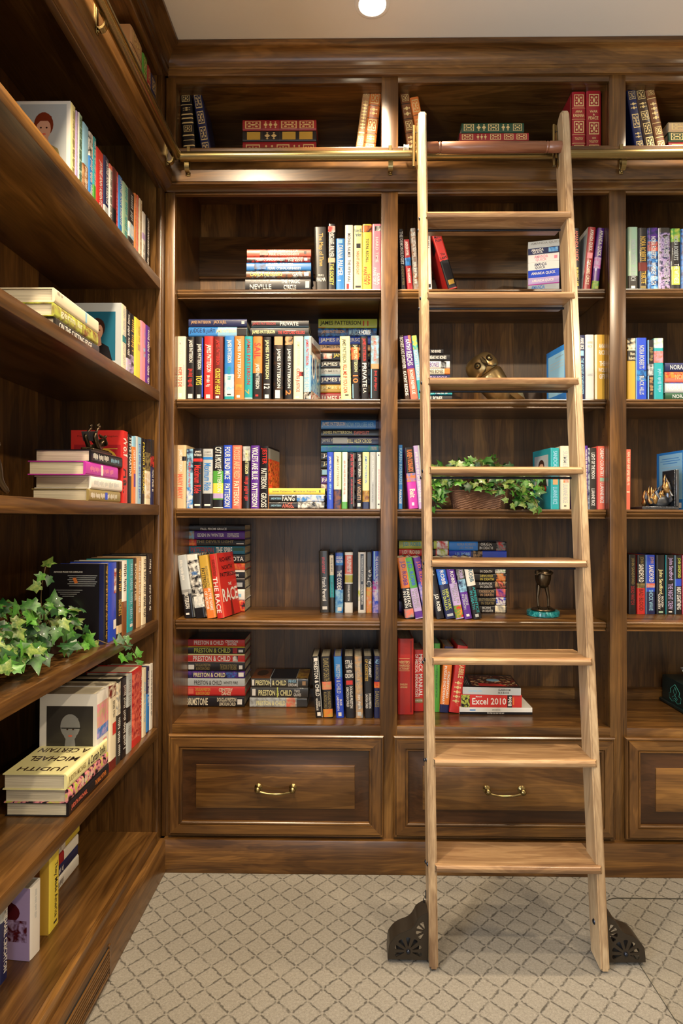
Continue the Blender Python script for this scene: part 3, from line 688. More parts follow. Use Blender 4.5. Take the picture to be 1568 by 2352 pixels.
def lrow(shelf, z, xs, items):
    """upright books of the side bookcase, spines facing +x"""
    where = 'side bookcase'
    for it in items:
        x0, x1, yt, col, spec = it[:5]; op = it[5] if len(it) > 5 else {}
        x = op.get('x', xs); pyb = pr(x, -.4, z)[1]
        a = un(x0, pyb, x=x).y+.0003; b = un(x1, pyb, x=x).y-.0003; zt = un(x0, yt, x=x).z
        d = op.get('d', random.uniform(.145, .16)); th = math.radians(op.get('lean', 0))
        R = Matrix.Rotation(math.radians(op.get('yaw', 0)), 4, 'Z') @ rotx((0, 1, 0), (-1, 0, 0), (0, 0, 1), (0, 0, 0)) @ Matrix.Rotation(th, 4, 'Y')
        M = Matrix.Translation((x, a, z+.0004)) @ R
        COUNT[shelf] = COUNT.get(shelf, 0)+1
        lab = f"{describe(col, spec)}, {ORD[COUNT[shelf]]} upright from camera, {shelf}, side bookcase"
        make_book(M, b-a, op.get('h', zt-z), d, col, spec, op.get('label', lab), f'upright books on the {shelf} of the side bookcase', op.get('soft', False), op.get('cov'))
def lstack(shelf, name, z, xs, ya, yb, thick, d=.16):
    """lying books of the side bookcase from the top: (thickness, near shift, colour, print, cover print)"""
    zt = z+sum(q[0] for q in thick)
    for i, q in enumerate(thick):
        zt -= q[0]; sh = q[1]
        M = Matrix.Translation((xs-.001*(i % 2), ya+sh, zt+.0004)) @ rotx((0, 0, 1), (-1, 0, 0), (0, -1, 0), (0, 0, 0)) @ Matrix.Translation((0, 0, -(yb-ya)))
        lab = f"{describe(q[2], q[3])}, {ORD[i+1]} down in {name}, {shelf}, side bookcase"
        make_book(M, q[0]-.0006, yb-ya, d, q[2], q[3], lab, f'{name} on the {shelf} of the side bookcase', False, ('+x', q[4]) if len(q) > 4 else None)
def portrait(bg, hair, face, top, a0, a1, b0, b1):
    w, h = a1-a0, b1-b0
    def A(x): return a0+w*x
    def B(y): return b0+h*y
    return [('rect', bg, a0, a1, b0, b1), ('poly', top, [(A(.12), B(1)), (A(.2), B(.72)), (A(.4), B(.63)), (A(.62), B(.63)), (A(.82), B(.72)), (A(.92), B(1))]),
            ('poly', face, [(A(.42), B(.5)), (A(.6), B(.5)), (A(.63), B(.68)), (A(.5), B(.74)), (A(.39), B(.68))]),
            ('ell', hair, A(.51), B(.33), w*.21, h*.2), ('ell', face, A(.51), B(.4), w*.155, h*.175), ('poly', hair, [(A(.33), B(.36)), (A(.36), B(.2)), (A(.52), B(.13)), (A(.68), B(.2)), (A(.7), B(.36)), (A(.6), B(.27)), (A(.44), B(.27))]),
            ('ell', 'hair', A(.45), B(.38), w*.022, h*.014), ('ell', 'hair', A(.575), B(.38), w*.022, h*.014), ('ell', 'salmon', A(.515), B(.485), w*.045, h*.016)]
JP = 'JAMES PATTERSON'
# ================= left bay
W = 'left bay'; T = 'top shelf'; ZT = 2.7016
row(W, T, ZT, .06, [
 (422, 449, 209, 'black', '#gilt,3,4;*gilt,6,16;#gilt,20,21;~gilt,24,30;#gilt,34,36;#gilt,40,42;#gilt,47,49;*gilt,52,62;#gilt,66,68;#gilt,74,75;#gilt,82,84;*gilt,87,97', {'xt': 412}),
 (465, 487, 208.5, 'navy', '*gilt,4,26;*gilt,30,50;*gilt,54,75;*gilt,78,97', {'xt': 440})])
stack(W, T, 'leather stack', ZT, .09, 557, 726, [
 (274, 'crimson', '*gilt,3,25;~gilt,28,48,30,70;*gilt,52,74;*gilt,77,97;#darkred,26,26.8;#darkred,50,50.8;#darkred,75,75.8'),
 (299, 'black', '#gold,6,24,15,85;~gilt,29,47,25,75;#gold,54,72,15,85;#gold,77,95,15,85;#charcoal,26,27;#charcoal,50,51'),
 (324.5, 'crimson', '*gilt,4,24;~gilt,28,44,30,70;*gilt,46,64;~gilt,67,80,30,70;*gilt,82,97')])
row(W, T, ZT, .06, [
 (814, 832, 204.7, 'tan', '*gilt,3,12;~gilt,16,60,25,75;#gilt,64,66;*gilt,70,84;#gilt,86,87', {'xt': 834.5}),
 (833, 860, 207, 'orange', '*gilt,3,20;#brown,22,23.4;~gilt,26,38;#brown,41,42.4;*gilt,44,62;#brown,65,66.4;~gilt,69,76;#brown,79,80.4;*gilt,82,97', {'xt': 850})])
T = 'second shelf'; Z = SH[0]; Y = .045
stack(W, T, 'small stack', Z, Y, 563, 713, [
 (572, 'salmon', 'UNLUCKY IN LAW,white,36,80,52,90;PERRI O\'SHAUGHNESSY,white,35,82,12,44;#black/salmon,20,33;#black,89,93,30,70', {'x0': 567, 'x1': 714}),
 (589, 'black/red', 'PERRI O\'SHAUGHNESSY,white,14,60,25,75;KEEPER OF,white,63,88,55,92;THE KEYS,white,64,87,12,46;#white,90,95,25,75', {'x0': 567}),
 (602.5, 'blue', 'CASE OF LIES,white,33,72,52,90;PERRI O\'SHAUGHNESSY,white,33,85,12,44;#navy/blue,12,30', {'x0': 566, 'x1': 714}),
 (621.5, 'brown/charcoal/grey', 'CARLA NEGGERS,yellow,6,56,25,78;GATE,white,72,87,22,75;#white,90,97,25,80', {'x0': 565}),
 (638.5, 'black', 'NEVILLE,white,7,40,10,50;KATHERINE,grey,9,38,60,85;THE MAGIC,white,55,84,56,88;CIRCLE,white,59,78,8,44;#silver,92,98,20,75')])
row(W, T, Z, Y, [
 (724.5, 751.5, 521, 'charcoal', 'The Map of Time,gold,10,62,28,75;=FELIX J.,white,75,78.5,25,75;=PALMA,white,80,86,12,88;@gold,94,.1', {'xt': 721}),
 (752.5, 769.5, 514.6, 'black', '#red/white,3,12;MICHAEL PALMER,white,13,50,18,85;#beige,51,58;THE SOCIETY,yellow,60,92,25,80'),
 (771, 791, 548, 'blue', '#sky,2,9,25,75;DIANA PALMER,white,13,72,22,80;#sky,80,82,20,60'),
 (791.7, 810.5, 517, 'white', 'MICHAEL PALMER,charcoal,13,50,32,68;THE FIFTH VIAL,charcoal,53,88,34,68;#red,90,98,20,50'),
 (812, 831.4, 518, 'paleyellow', '=Robert B.,darkteal,5,10,8,92;=Parker,darkteal,11,17,12,88;#black,28,35,30,80;NIGHT AND DAY,salmon,40,76,30,65;#charcoal,93,96,20,85'),
 (831.7, 853.3, 515, 'yellow', '#orange/black,2,12;TOTAL RECALL,charcoal,22,58,38,66;SARA,red,75,92,55,85;PARETSKY,red,65,92,15,48'),
 (854, 874.6, 514.6, 'pink', '#black/white,3,11,30,95;HARD TIME,white,20,58,40,70;SARA,white,74,92,55,85;PARETSKY,white,66,92,12,48')])
T = 'third shelf'; Z = SH[1]
row(W, T, Z, Y, [
 (405, 425.6, 772.7, 'cream', f'{JP},white,5,44,20,60;HOPE TO DIE,red,49,80,20,62;#silver,45,78,70,95;#white,90,97,25,60'),
 (427, 445.5, 773.5, 'black', f'{JP},white,5,41,22,80;~red,51,82,22,80;#white,91,98,25,80'),
 (446.5, 465.5, 773, 'black', f'{JP},white,12,52,22,80;TOYS,yellow,62,77,15,88;#royal,2,96,88,100;#white,92,98,30,70'),
 (467.6, 488.7, 772.5, 'red', f'{JP},white,13,57,16,80;~white,61,80,22,70;#white,92,98,25,70'),
 (489, 512, 773, 'darkred', f'{JP},red,5,45,20,65;CROSS MY HEART,yellow,51,92,20,72;#white,94,98,25,60'),
 (514.4, 536.7, 772.5, 'blue', f'{JP},white,6,42,22,75;#white/sky,60,98;~teal,48,70,25,70;#teal,95,100;#black,91,93,30,70'),
 (537.3, 560, 772, 'orange', f'{JP},white,5,66,25,68;#gold/orange,76,85,15,80;#white,93,97,25,60'),
 (560.5, 579.3, 772.5, 'teal', f'{JP},crimson,4,76,18,75;7,gold,84,92,10,60;#white,97,98.5'),
 (580, 601.4, 773, 'orange', f'#black,58,100;SAIL,red,10,35,15,85;{JP},white,43,83,20,72;#red,92,95,30,60'),
 (603, 622, 774, 'black', f'{JP},paleyellow,5,67,22,75;12,white,75,83,15,85;#white,92,98,25,75'),
 (627, 649.5, 772, 'black/black/darkbrown', f'#tan,1,14,10,95;{JP},white,20,82,30,75;#white,85,98,20,70'),
 (653, 671.5, 772, 'black', f'#tan/black,1,14;{JP},white,20,82,28,75;2,orange,85,93,15,80'),
 (673, 695.6, 772.5, 'cream', f'{JP},paleyellow,8,46,30,70;CROSS JUSTICE,red,51,88,22,66;#black/red,56,63,60,100;#white,95,98,20,60'),
 (696.4, 714.5, 772.5, 'sky', f'{JP},red,5,46,20,68;CROSS THE LINE,white,50,88,15,75;#silver,1,30,75,100;#black/white,88,99', {'yaw': -11, 'cov': ('+x', [('rect', 'silver', 0, 1, 0, .3), ('rect', 'blue/sky', 0, 1, .3, 1), ('rect', 'charcoal/brown', .05, .95, .1, .24), ('ell', 'white', .25, .45, .16, .2), ('ell', 'navy', .27, .45, .1, .15), ('ell', 'white', .68, .45, .16, .2), ('ell', 'navy', .7, .45, .1, .15), ('rect', 'black/white/crimson', 0, 1, .86, 1)])}),
 (783, 806.6, 772, 'paleyellow', f'{JP},charcoal,4,42,15,60;KILL ME IF YOU CAN,red,45,90,25,65;#charcoal,92,94,40,75', {'xt': 780}),
 (808.5, 826, 790, 'black', f'#red/orange,6,28;{JP},paleyellow,2,50,25,80;10,orange,56,70,15,85;#sky,72,98,5,18', {'xt': 806}),
 (829, 846.4, 773, 'black', f'{JP},red,3,39,18,75;PRIVATE,white,42,80,22,78;L.A.,white,82,90,30,70', {'xt': 827}),
 (851, 870.5, 771, 'black', f'#grey/sky,0,44;#tan,44,52;{JP},salmon,4,40,25,65;~red,55,86,40,75;#sky,52,98,0,12')])
stack(W, T, 'rear stack', Z, .205, 732, 868, [
 (731.6, 'lime', f'{JP},black,3,72,20,75;11,red,76,85,20,75;#gold,0,12,0,10', {'x0': 731, 'x1': 866}),
 (753, 'navy/blue', f'{JP},tan,6,45,25,75;MURDER HOUSE,sky,53,90,15,80', {'x0': 730, 'x1': 865}),
 (772.5, 'royal', f'{JP},white,3,78,20,80'), (791, 'tan', f'{JP},darkbrown,4,75,35,85;#brown,0,100,0,25'), (808, 'black', f'#salmon/white,8,22,20,80;{JP},yellow,25,90,30,80'),
 (828, 'black', f'{JP},white,4,90,20,75'), (846, 'silver', f'{JP},grey,5,90,40,80;#sky,0,100,0,20'), (863.5, 'navy', f'{JP},white,4,88,20,80'), (883, 'gold', f'{JP},paleyellow,4,88,30,80'), (902, 'crimson', f'{JP},white,4,88,25,80')], d=.155)
zt = un(500, 772.3, y=Y).z
stack(W, T, 'left pair', zt+.0005, .05, 433, 566.6, [
 (732, 'navy', f'{JP},tan,4,38,30,75;JACK & JILL,tan,43,65,30,80;#silver,91,96,35,70'), (751, 'sky', '#blue,0,50;#black,83,100;JUDGE & JURY,navy,2,46,25,88;' + f'{JP},paleyellow,47,82,30,75')], d=.145)
stack(W, T, 'black pair', zt+.0005, .05, 576, 709, [
 (735, 'black', f'{JP},crimson,2,42,20,70;PRIVATE,silver,50,82,20,75;#sky,0,100,0,8', {'x0': 577}), (751.5, 'black', f'{JP},paleyellow,3,42,20,70;THE POSTCARD KILLERS,red,47,93,25,60', {'x0': 575})], d=.145)
T = 'fourth shelf'; Z = SH[2]
row(W, T, Z, Y, [
 (404.6, 426.5, 1022.5, 'beige', 'JAMES PATTERSON,white,7,42,20,65;#black,18,25,60,100;MARY MARY,salmon,46,85,12,68', {'yaw': -4}),
 (427, 442, 1031, 'sky', '#navy/sky,0,40;~red,22,65,30,70;#blue/white,65,100'), (442, 464, 1030, 'black', '=JAMES,white,4,8,20,85;=PATTERSON,white,9,13,15,90;#red,17,22;Maximum Ride,red,28,75,15,85;#white,93,96,20,80'),
 (464.6, 487.5, 1031, 'silver', '=JAMES,grey,4,8,15,85;=PATTERSON,grey,8.5,12.5,10,90;#blue,14,18;#black,75,100;Maximum Ride,blue,24,70,15,85;#white,93,96,20,80'),
 (488, 512, 1024, 'black', '#green,40,60;#yellow,60,76;#lilac,76,84;#green,84,86;CAT & MOUSE,white,2,36,22,82;PATTERSON,white,38,74,45,85;#white,98,99.5'),
 (512.3, 532, 1022.5, 'royal', 'FOUR BLIND MICE,white,3,54,15,80;PATTERSON,white,61,97,15,80'), (532.4, 554, 1023, 'salmon', 'ROSES ARE RED,beige,3,53,18,82;PATTERSON,cream,57,95,18,75'),
 (556, 574, 1024, 'black', '#silver/grey,1,24;JAMES PATTERSON,paleyellow,7,45,22,78;~red,49,88,22,78'), (575, 595, 1023.5, 'purple', 'VIOLETS ARE BLUE,white,3,54,15,85;PATTERSON,white,60,97,15,80'),
 (596, 616, 1025, 'black', 'JESTER,red,3,29,15,85;PATTERSON,white,36,68,15,82;GROSS,white,75,98,15,82', {'yaw': -9, 'cov': ('+x', [('rect', 'grey', 0, 1, .03, .2), ('rect', 'red/orange/darkred', 0, 1, .2, .8), ('rect', 'orange/tan', 0, 1, .8, 1)])}),
 (750, 765.4, 1038.4, 'royal', 'JAMES PATTERSON,white,8,52,28,66;~sky,56,86,30,70'), (766, 783.4, 1038.4, 'cream', 'JAMES PATTERSON,khaki,6,60,32,68;#navy/brown,66,100'), (784, 797.7, 1038.4, 'white', '#green,0,100,0,10;#green,88,100;~salmon,15,75,32,68'),
 (800, 813.6, 1039, 'black', 'JAMES PATTERSON,red,3,43,20,80;~red,48,92,40,70;#grey,2,96,80,100'), (817, 831.4, 1039, 'black', 'JAMES PATTERSON,white,3,44,25,80;W,orange,47,57,20,80;VIOLETS,tan,60,85,25,80;#white,90,96,25,75'),
 (832, 848, 1038.4, 'paleyellow', 'JAMES PATTERSON,blue,6,55,25,65;#gold/brown,68,88;#navy,88,100'), (849, 863, 1038.4, 'silver', 'JAMES PATTERSON,white,6,52,30,62;~grey,56,90,30,60'), (864, 874.4, 1038.4, 'white', '#navy,4,7,40,60;~pink,30,85,40,70;#charcoal,91,93,30,70')])
stack(W, T, 'low stack', Z, .05, 617, 746, [
 (1121, 'yellow', 'James Patterson  Miracle at Augusta,khaki,6,84,30,65;#black,90,92,30,70'), (1136, 'black', '#blue/white,50,98;JAMES PATTERSON,sky,4,22,25,60;FANG,white,24,46,12,92;#white,0,100,90,98'), (1153, 'black', '#white/grey/black,52,98;JAMES PATTERSON,sky,4,22,25,60;ANGEL,salmon,24,45,12,92')], d=.15)
stack(W, T, 'rear stack', Z, .205, 737, 872, [
 (965, 'blue', 'JAMES PATTERSON,white,2,41,25,80;NOW YOU SEE HER,sky,42,90,25,75;#navy,93,98'), (985.5, 'black', 'JAMES PATTERSON,paleyellow,3,52,25,75;SWIMSUIT,salmon,56,82,25,75'), (1003, 'navy', 'JAMES PATTERSON,silver,2,44,25,75;#silver,20,45,20,90;KILL ALEX CROSS,paleyellow,45,86,25,70'), (1022.5, 'blue/teal', 'BEACH HOUSE,blue,3,60,25,75;#silver/teal,82,95,30,80'),
 (1038.5, 'black', 'JAMES,white,3,40,25,80'), (1057, 'black', 'JAMES,paleyellow,3,40,25,80'), (1076, 'black', '#sky,2,30,20,80;JAMES,white,40,80,25,75'), (1094, 'purple', 'PATTERSON,white,2,50,25,75'), (1112, 'silver', '#brown/white,0,60'), (1130, 'navy', 'JAMES,white,3,40,20,80'), (1150, 'crimson', 'JAMES,white,3,40,20,80')])
T = 'fifth shelf'; Z = SH[3]
NP = 'RICHARD NORTH PATTERSON'
stack(W, T, 'tall stack', Z, .215, 430, 562, [
 (1205, 'black', f'{NP},charcoal,10,82,62,92;FALL FROM GRACE,white,22,68,12,50', {'x0': 432}), (1219.5, 'purple', 'EDEN IN WINTER,white,18,64,30,70;#sky/tan,0,12;RICHARD NORTH,white,70,90,55,75;PATTERSON,white,70,90,25,52'), (1238.8, 'black', '#orange/red,1,14;THE DEVIL\'S LIGHT,khaki,14,80,45,88;#white,85,98,30,40', {'x0': 433}), (1254.3, 'darkteal', 'PATTERSON,crimson,6,46,10,85;THE SPIRE,white,50,78,12,88;#darkgreen,79,98,40,80'),
 (1273.3, 'black', 'OTA,white,78,98,25,75'), (1293.8, 'red/orange', f'{NP},yellow,4,70,25,75'), (1309.5, 'black', '#white,0,100,80,100;#white,0,100,0,12;~white,30,90,30,60'), (1331, 'black', f'{NP},white,10,80,30,75;#silver,82,96,25,70'), (1353.5, 'white', f'{NP},grey,8,70,30,70;#sky,86,94,30,60'), (1379, 'black', '#orange/red/black,75,100;~white,10,60,25,75')], d=.15)
row(W, T, Z, .06, [
 (424, 447, 1274, 'silver', '#black,62,100;#grey,55,62;~white,8,40,20,55;PATTERSON,white,60,85,25,70;#white,92,95,20,55', {'xt': 404, 'yaw': -4}),
 (448, 474, 1272, 'black/white', '#white,0,9;#white/silver,66,84,12,90;#black,84,100;~blue,27,33,15,85', {'xt': 426, 'yaw': -5}),
 (475, 497, 1274.5, 'gold', '#orange,52,100;RICHARD NORTH,khaki,18,50,58,85;PATTERSON,black,20,52,15,52;IN THE NAME,white,53,88,55,85;OF HONOR,white,57,86,12,45;@brown,94,.16', {'xt': 453.5, 'yaw': -6}),
 (498, 514, 1272, 'red', 'RICHARD NORTH PATTERSON,darkred,9,34,30,80;THE RACE,white,36,92,15,88', {'xt': 477, 'yaw': -15, 'd': .15, 'cov': ('+x', [('rect', 'salmon', 0, .08, 0, 1), ('txt', 'RICHARD', 'black', .2, .86, .07, .14), ('txt', 'NORTH', 'black', .27, .84, .2, .27), ('txt', 'PATTERSON', 'black', .14, .95, .31, .38), ('txt', 'THE', 'white', .5, .68, .48, .53), ('txt', 'RACE', 'white', .12, .96, .56, .77), ('poly', 'darkred', [(.52, .74), (.58, .72), (.64, 1), (.5, 1)])]) })])
row(W, T, Z, .212, [
 (735, 757, 1265.6, 'charcoal', 'monster,red,10,37,30,65;Frank Peretti,white,43,81,28,70;#white,90,95,25,75', {'xt': 732, 'cov': ('-x', [('rect', 'darkbrown', 0, 1, 0, 1), ('rect', 'maroon', .2, .8, .15, .85), ('rect', 'white', .6, .95, .84, .95)])}),
 (757.8, 768, 1273, 'charcoal', '#cream,2,36;#teal,36,74;~charcoal,6,30,30,70;~charcoal,48,76,30,65', {'xt': 756}),
 (769.5, 788, 1268, 'navy', '#royal/blue,2,22;#sky/blue,62,100;=DOUGLAS,white,7,12,10,90;=PRESTON,white,13,18,10,90;THE CODEX,white,30,63,22,78;#white,91,97,30,80'),
 (791, 810, 1268.5, 'charcoal', '#white,0,5;#salmon,5,36,3,97;#white,36,38;#lime/gold,38,50,3,97;#white,50,52;BLASPHEMY,white,7,34,30,80;DOUGLAS PRESTON,white,54,80,38,62;#white,83,100;@charcoal,91,.14'),
 (822, 840, 1268.5, 'white', '#black,3,95,28,72;TYRANNOSAUR CANYON,white,6,48,38,62;DOUGLAS PRESTON,white,53,86,38,62;#lime/white,62,80,0,26', {'cov': ('-x', [('rect', 'white', 0, 1, 0, 1), ('rect', 'silver', .5, .95, .05, .4), ('poly', 'black', [(.1, .95), (.3, .5), (.55, .45), (.8, .6), (.95, .9)]), ('poly', 'lime', [(.5, .95), (.75, .55), (.95, .95)])])}),
 (840.8, 853.8, 1268, 'charcoal', '#gold/orange/beige,58,100;#charcoal,2,24;IMPACT,white,26,60,0,92'),
 (854.9, 871, 1266.5, 'royal', '#magenta/sky,48,66;#lilac/royal,66,100;#sky,0,46,15,35;THE KRAKEN PROJECT,white,8,54,30,80;DOUGLAS PRESTON,white,62,80,30,75;@navy,92,.18')])
T = 'bottom shelf'; Z = SILL; PC = 'PRESTON & CHILD'
stack(W, T, 'tall stack', Z, .208, 430, 562, [
 (1468, 'red', f'#crimson,0,10,10,95;{PC},white,12,63,22,80;CRIMSON,white,66,88,52,88;SHORE,white,70,86,15,48;#black,0,100,97,100', {'cov': ('+x', [('rect', 'black', 0, 1, 0, 1), ('rect', 'maroon', .3, .9, .3, .7)])}), (1485, 'black', f'#yellow,0,100,88,100;{PC},lime,12,75,18,80;@red,54,.28;#crimson,79,87,12,85;#white,89,97,25,60'), (1502.5, 'red', f'#paleyellow,0,100,88,100;{PC},white,10,75,18,80;#black/white,79,88,15,80;#white,0,100,0,10'),
 (1522, 'black', '#white,2,12,20,75;DOUGLAS PRESTON,khaki,14,40,55,88;& LINCOLN CHILD,khaki,15,39,15,48;@tan,49,.42;THE BOOK OF THE DEAD,khaki,57,86,18,82;#white,90,96,25,70'), (1541.8, 'navy/purple', f'{PC},paleyellow,11,66,18,80;BEYOND THE,blue,68,86,52,85;ICE LIMIT,blue,70,84,12,45;#white,89,98,25,85'), (1558.4, 'silver', f'{PC},charcoal,12,60,20,75;WHITE FIRE,charcoal,63,88,30,65;#red,0,20,0,8'),
 (1577.3, 'red', '#crimson,0,100,0,20;#salmon,2,11,25,80;DOUGLAS PRESTON,gold,14,40,55,88;& LINCOLN CHILD,gold,15,39,15,48;@cream,48,.34;CEMETERY,cream,55,79,50,86;DANCE,cream,60,76,12,45'), (1599.5, 'black', 'BRIMSTONE,cream,1,37,15,85;@red,47,.24;DOUGLAS PRESTON,cream,53,86,50,88;LINCOLN CHILD,cream,57,85,12,45;#white,88,96,25,75', {'x0': 428, 'x1': 561})], d=.15)
stack(W, T, 'low stack', Z, .206, 576, 707, [
 (1558, 'charcoal', f'{PC},paleyellow,8,62,22,78;FEVER,sky,66,80,50,85;DREAM,white,66,80,12,45;#silver,34,35.5;#silver,81,82.5;#white,2,6,20,85;#tan,90,96,25,70', {'cov': ('+x', [('rect', 'black', 0, 1, 0, 1), ('poly', 'brown', [(0, .0), (1, .0), (1, .3), (0, .33)]), ('ell', 'darkbrown', .55, .16, .3, .1), ('rect', 'gold/brown', 0, 1, .8, 1), ('rect', 'silver', 0, 1, .33, .345), ('rect', 'silver', 0, 1, .79, .8)])}), (1579, 'charcoal', f'{PC},paleyellow,14,72,20,75;TWO,white,76,86,50,80;GRAVES,white,75,88,15,45;#lime,46,48;#white,3,9,20,85', {'x0': 575}), (1603, 'silver/grey', f'{PC},paleyellow,12,62,20,70;#salmon/beige,64,80;~white,80,90,30,60;#charcoal,82,100', {'x0': 573, 'x1': 705})], d=.15)
row(W, T, Z, .086, [
 (725, 741, 1508, 'black', f'{PC},white,8,65,22,80;COLD,white,73,82,55,80;VENGEANCE,white,68,88,18,46;#white,2,7,30,85;#white,91,97,25,75;#silver,0,100,90,100', {'xt': 715, 'cov': ('-x', [('rect', 'silver', 0, 1, 0, 1), ('rect', 'grey', .1, .9, .1, .8)])}),
 (742.6, 764.7, 1508, 'black', '#tan/salmon,41,54;DANCE OF DEATH,khaki,3,40,22,82;DOUGLAS PRESTON,khaki,57,85,55,85;& LINCOLN CHILD,khaki,58,85,15,45;#orange/gold,86,99', {'xt': 736}),
 (771.6, 790, 1508, 'royal', f'#blue,0,34;{PC},silver,13,60,22,75;BLUE,white,70,80,55,82;LABYRINTH,white,64,88,18,46;#white,91,97,30,70', {'xt': 766}),
 (793.5, 815, 1508, 'black', '=STILL,white,6,12,10,90;=LIFE,white,13,19,15,85;=WITH,white,22,27,20,80;=CROWS,white,28,35,5,95;#red,39,46,15,85;DOUGLAS PRESTON,white,48,84,52,82;LINCOLN CHILD,white,50,82,15,42;@white,92,.22', {'xt': 790}),
 (817, 834, 1508, 'tan/grey', f'{PC},beige,10,58,25,70;~white,62,86,30,70;#silver,90,96,25,75', {'xt': 814}),
 (837, 856.5, 1508, 'black', 'THE CABINET,white,4,34,56,88;OF CURIOSITIES,gold,4,40,12,48;@red,49,.34;@black,49,.22;DOUGLAS PRESTON,white,60,84,52,82;LINCOLN CHILD,white,61,84,15,42;@white,92,.22', {'xt': 835}),
 (858.5, 873, 1508, 'navy', '~sky,5,12,15,90;& LINCOLN CHILD,khaki,14,38,25,75;#orange/red,41,51;DARKNESS,khaki,56,82,15,80;@lime,92,.25')])
# ================= ladder bay
W = 'ladder bay'; T = 'top shelf'
row(W, T, ZT, .06, [
 (938, 961, 211, 'brown', '*gilt,3,14;#darkbrown,17,18.5;~gilt,21,38;#darkbrown,41,42.5;*gilt,45,60;#darkbrown,63,64.5;~gilt,68,95', {'xt': 917}),
 (966, 987, 221, 'orange', '*gilt,4,26;#brown,30,31.5;~gilt,36,48;#brown,52,53.5;#brown,72,73.5;*gilt,78,96', {'xt': 940})])
stack(W, T, 'leather stack', ZT, .085, 1055, 1214, [
 (281, 'darkgreen', '*gilt,3,20;~gilt,23,40,15,85;*gilt,42,60;~gilt,63,78,15,85;*gilt,82,97', {'x0': 1060, 'x1': 1203}), (304.5, 'crimson', '*gilt,3,20;~gilt,24,40;*gilt,44,60;*gilt,64,78;*gilt,82,97'), (324, 'darkgreen', '*gilt,4,30;*gilt,70,96')])
row(W, T, ZT, .05, [
 (1313, 1345, 211, 'crimson', '*gilt,4,24;#gilt,26,26.7;=ANNA,gilt,30,34,25,75;=KARENINA,gilt,36,41,10,90;#gilt,44,44.7;*gilt,47,67;#gilt,69,69.7;=TOLSTOY,gilt,74,78,20,80;#gilt,83,83.7;*gilt,86,99', {'cov': ('-x', [('rect', 'crimson', 0, 1, 0, 1), ('rect', 'gilt', .9, .92, .05, .95)])}),
 (1347, 1380.6, 208.6, 'crimson', '*gilt,5,25;=WAR,gilt,31,35,20,75;=&,gilt,36.5,39.5,42,56;=PEACE,gilt,41,46,12,80;*gilt,50,70;=LEO,gilt,74,77,38,62;=TOLSTOY,gilt,79,83,15,80;*gilt,86,99')])
T = 'second shelf'; Z = SH[0]; Y = .045
row(W, T, Z, Y, [
 (921, 932, 526, 'black', 'THE DEMONOLOGIST,white,4,58,15,85;ANDREW PYPER,khaki,60,92,25,75', {'xt': 915}),
 (935, 949, 549.5, 'crimson', '#blue/black,36,52;ANDREW PYPER,white,4,32,25,70;THE GUARDIANS,white,57,86,30,70', {'xt': 926}),
 (949.5, 962, 523.7, 'grey/brown', 'THE ILLUSTRATED MAN,white,6,46,25,85;~white,55,90', {'xt': 942}),
 (980, 992.5, 530, 'white', '~charcoal,8,30;#black,90,96,25,75', {'xt': 976}),
 (1029, 1052, 530, 'red', '#black,50,98;=Mario,black,6,11,18,85;=Puzo,black,12,17,20,85;=The,black,37,41,30,75;=Last,black,42,47,12,85;=Don,black,48.5,53,25,90;#gold,84,92,25,85', {'xt': 988, 'cov': ('-x', [('rect', 'red', 0, 1, 0, 1), ('rect', 'black', .6, .95, .1, .3)])}),
 (1317, 1333.7, 524, 'black', 'AMANDA QUICK,salmon,4,54,25,78;BURNING LAMP,yellow,64,94,30,72', {'xt': 1314}),
 (1337.5, 1356, 521, 'crimson', 'AMANDA QUICK,white,4,38,25,75;#pink,41,50,18,85;THE THIRD CIRCLE,cream,53,92,30,70', {'xt': 1351, 'cov': ('-x', [('rect', 'white', 0, 1, 0, 1), ('rect', 'silver', .55, .95, .08, .8)])}),
 (1358, 1374.5, 523, 'purple', 'AMANDA QUICK,white,4,46,25,82;#lilac/magenta,48,66;@black,72,.42;#green/lime,86,100', {'xt': 1373})])
AQ = 'AMANDA QUICK'
stack(W, T, 'paperback stack', Z, .075, 1214, 1282, [
 (552, 'silver', f'{AQ},grey,8,98,45,85', {'soft': True, 'x1': 1288}), (568, 'navy', 'AMANDA,white,10,50,50,90;QUICK,white,14,48,8,48;#blue/sky,66,96,20,90', {'soft': True}), (583, 'white', 'AMANDA,pink,20,64,50,92;QUICK,pink,24,60,8,46;#pink,84,94,30,70', {'soft': True}), (601, 'white', 'AMANDA,navy,20,60,50,92;QUICK,navy,22,56,8,46;@purple,82,.26', {'soft': True}), (619, 'royal', f'{AQ},white,10,88,30,75', {'soft': True}), (636, 'lilac', f'{AQ},white,12,84,30,75;#magenta,0,100,0,12', {'soft': True}), (653, 'silver', 'AMANDA,blue,10,54,50,92;QUICK,blue,14,50,8,46', {'soft': True})], yaw=-14, d=.105)
T = 'third shelf'; Z = SH[1]
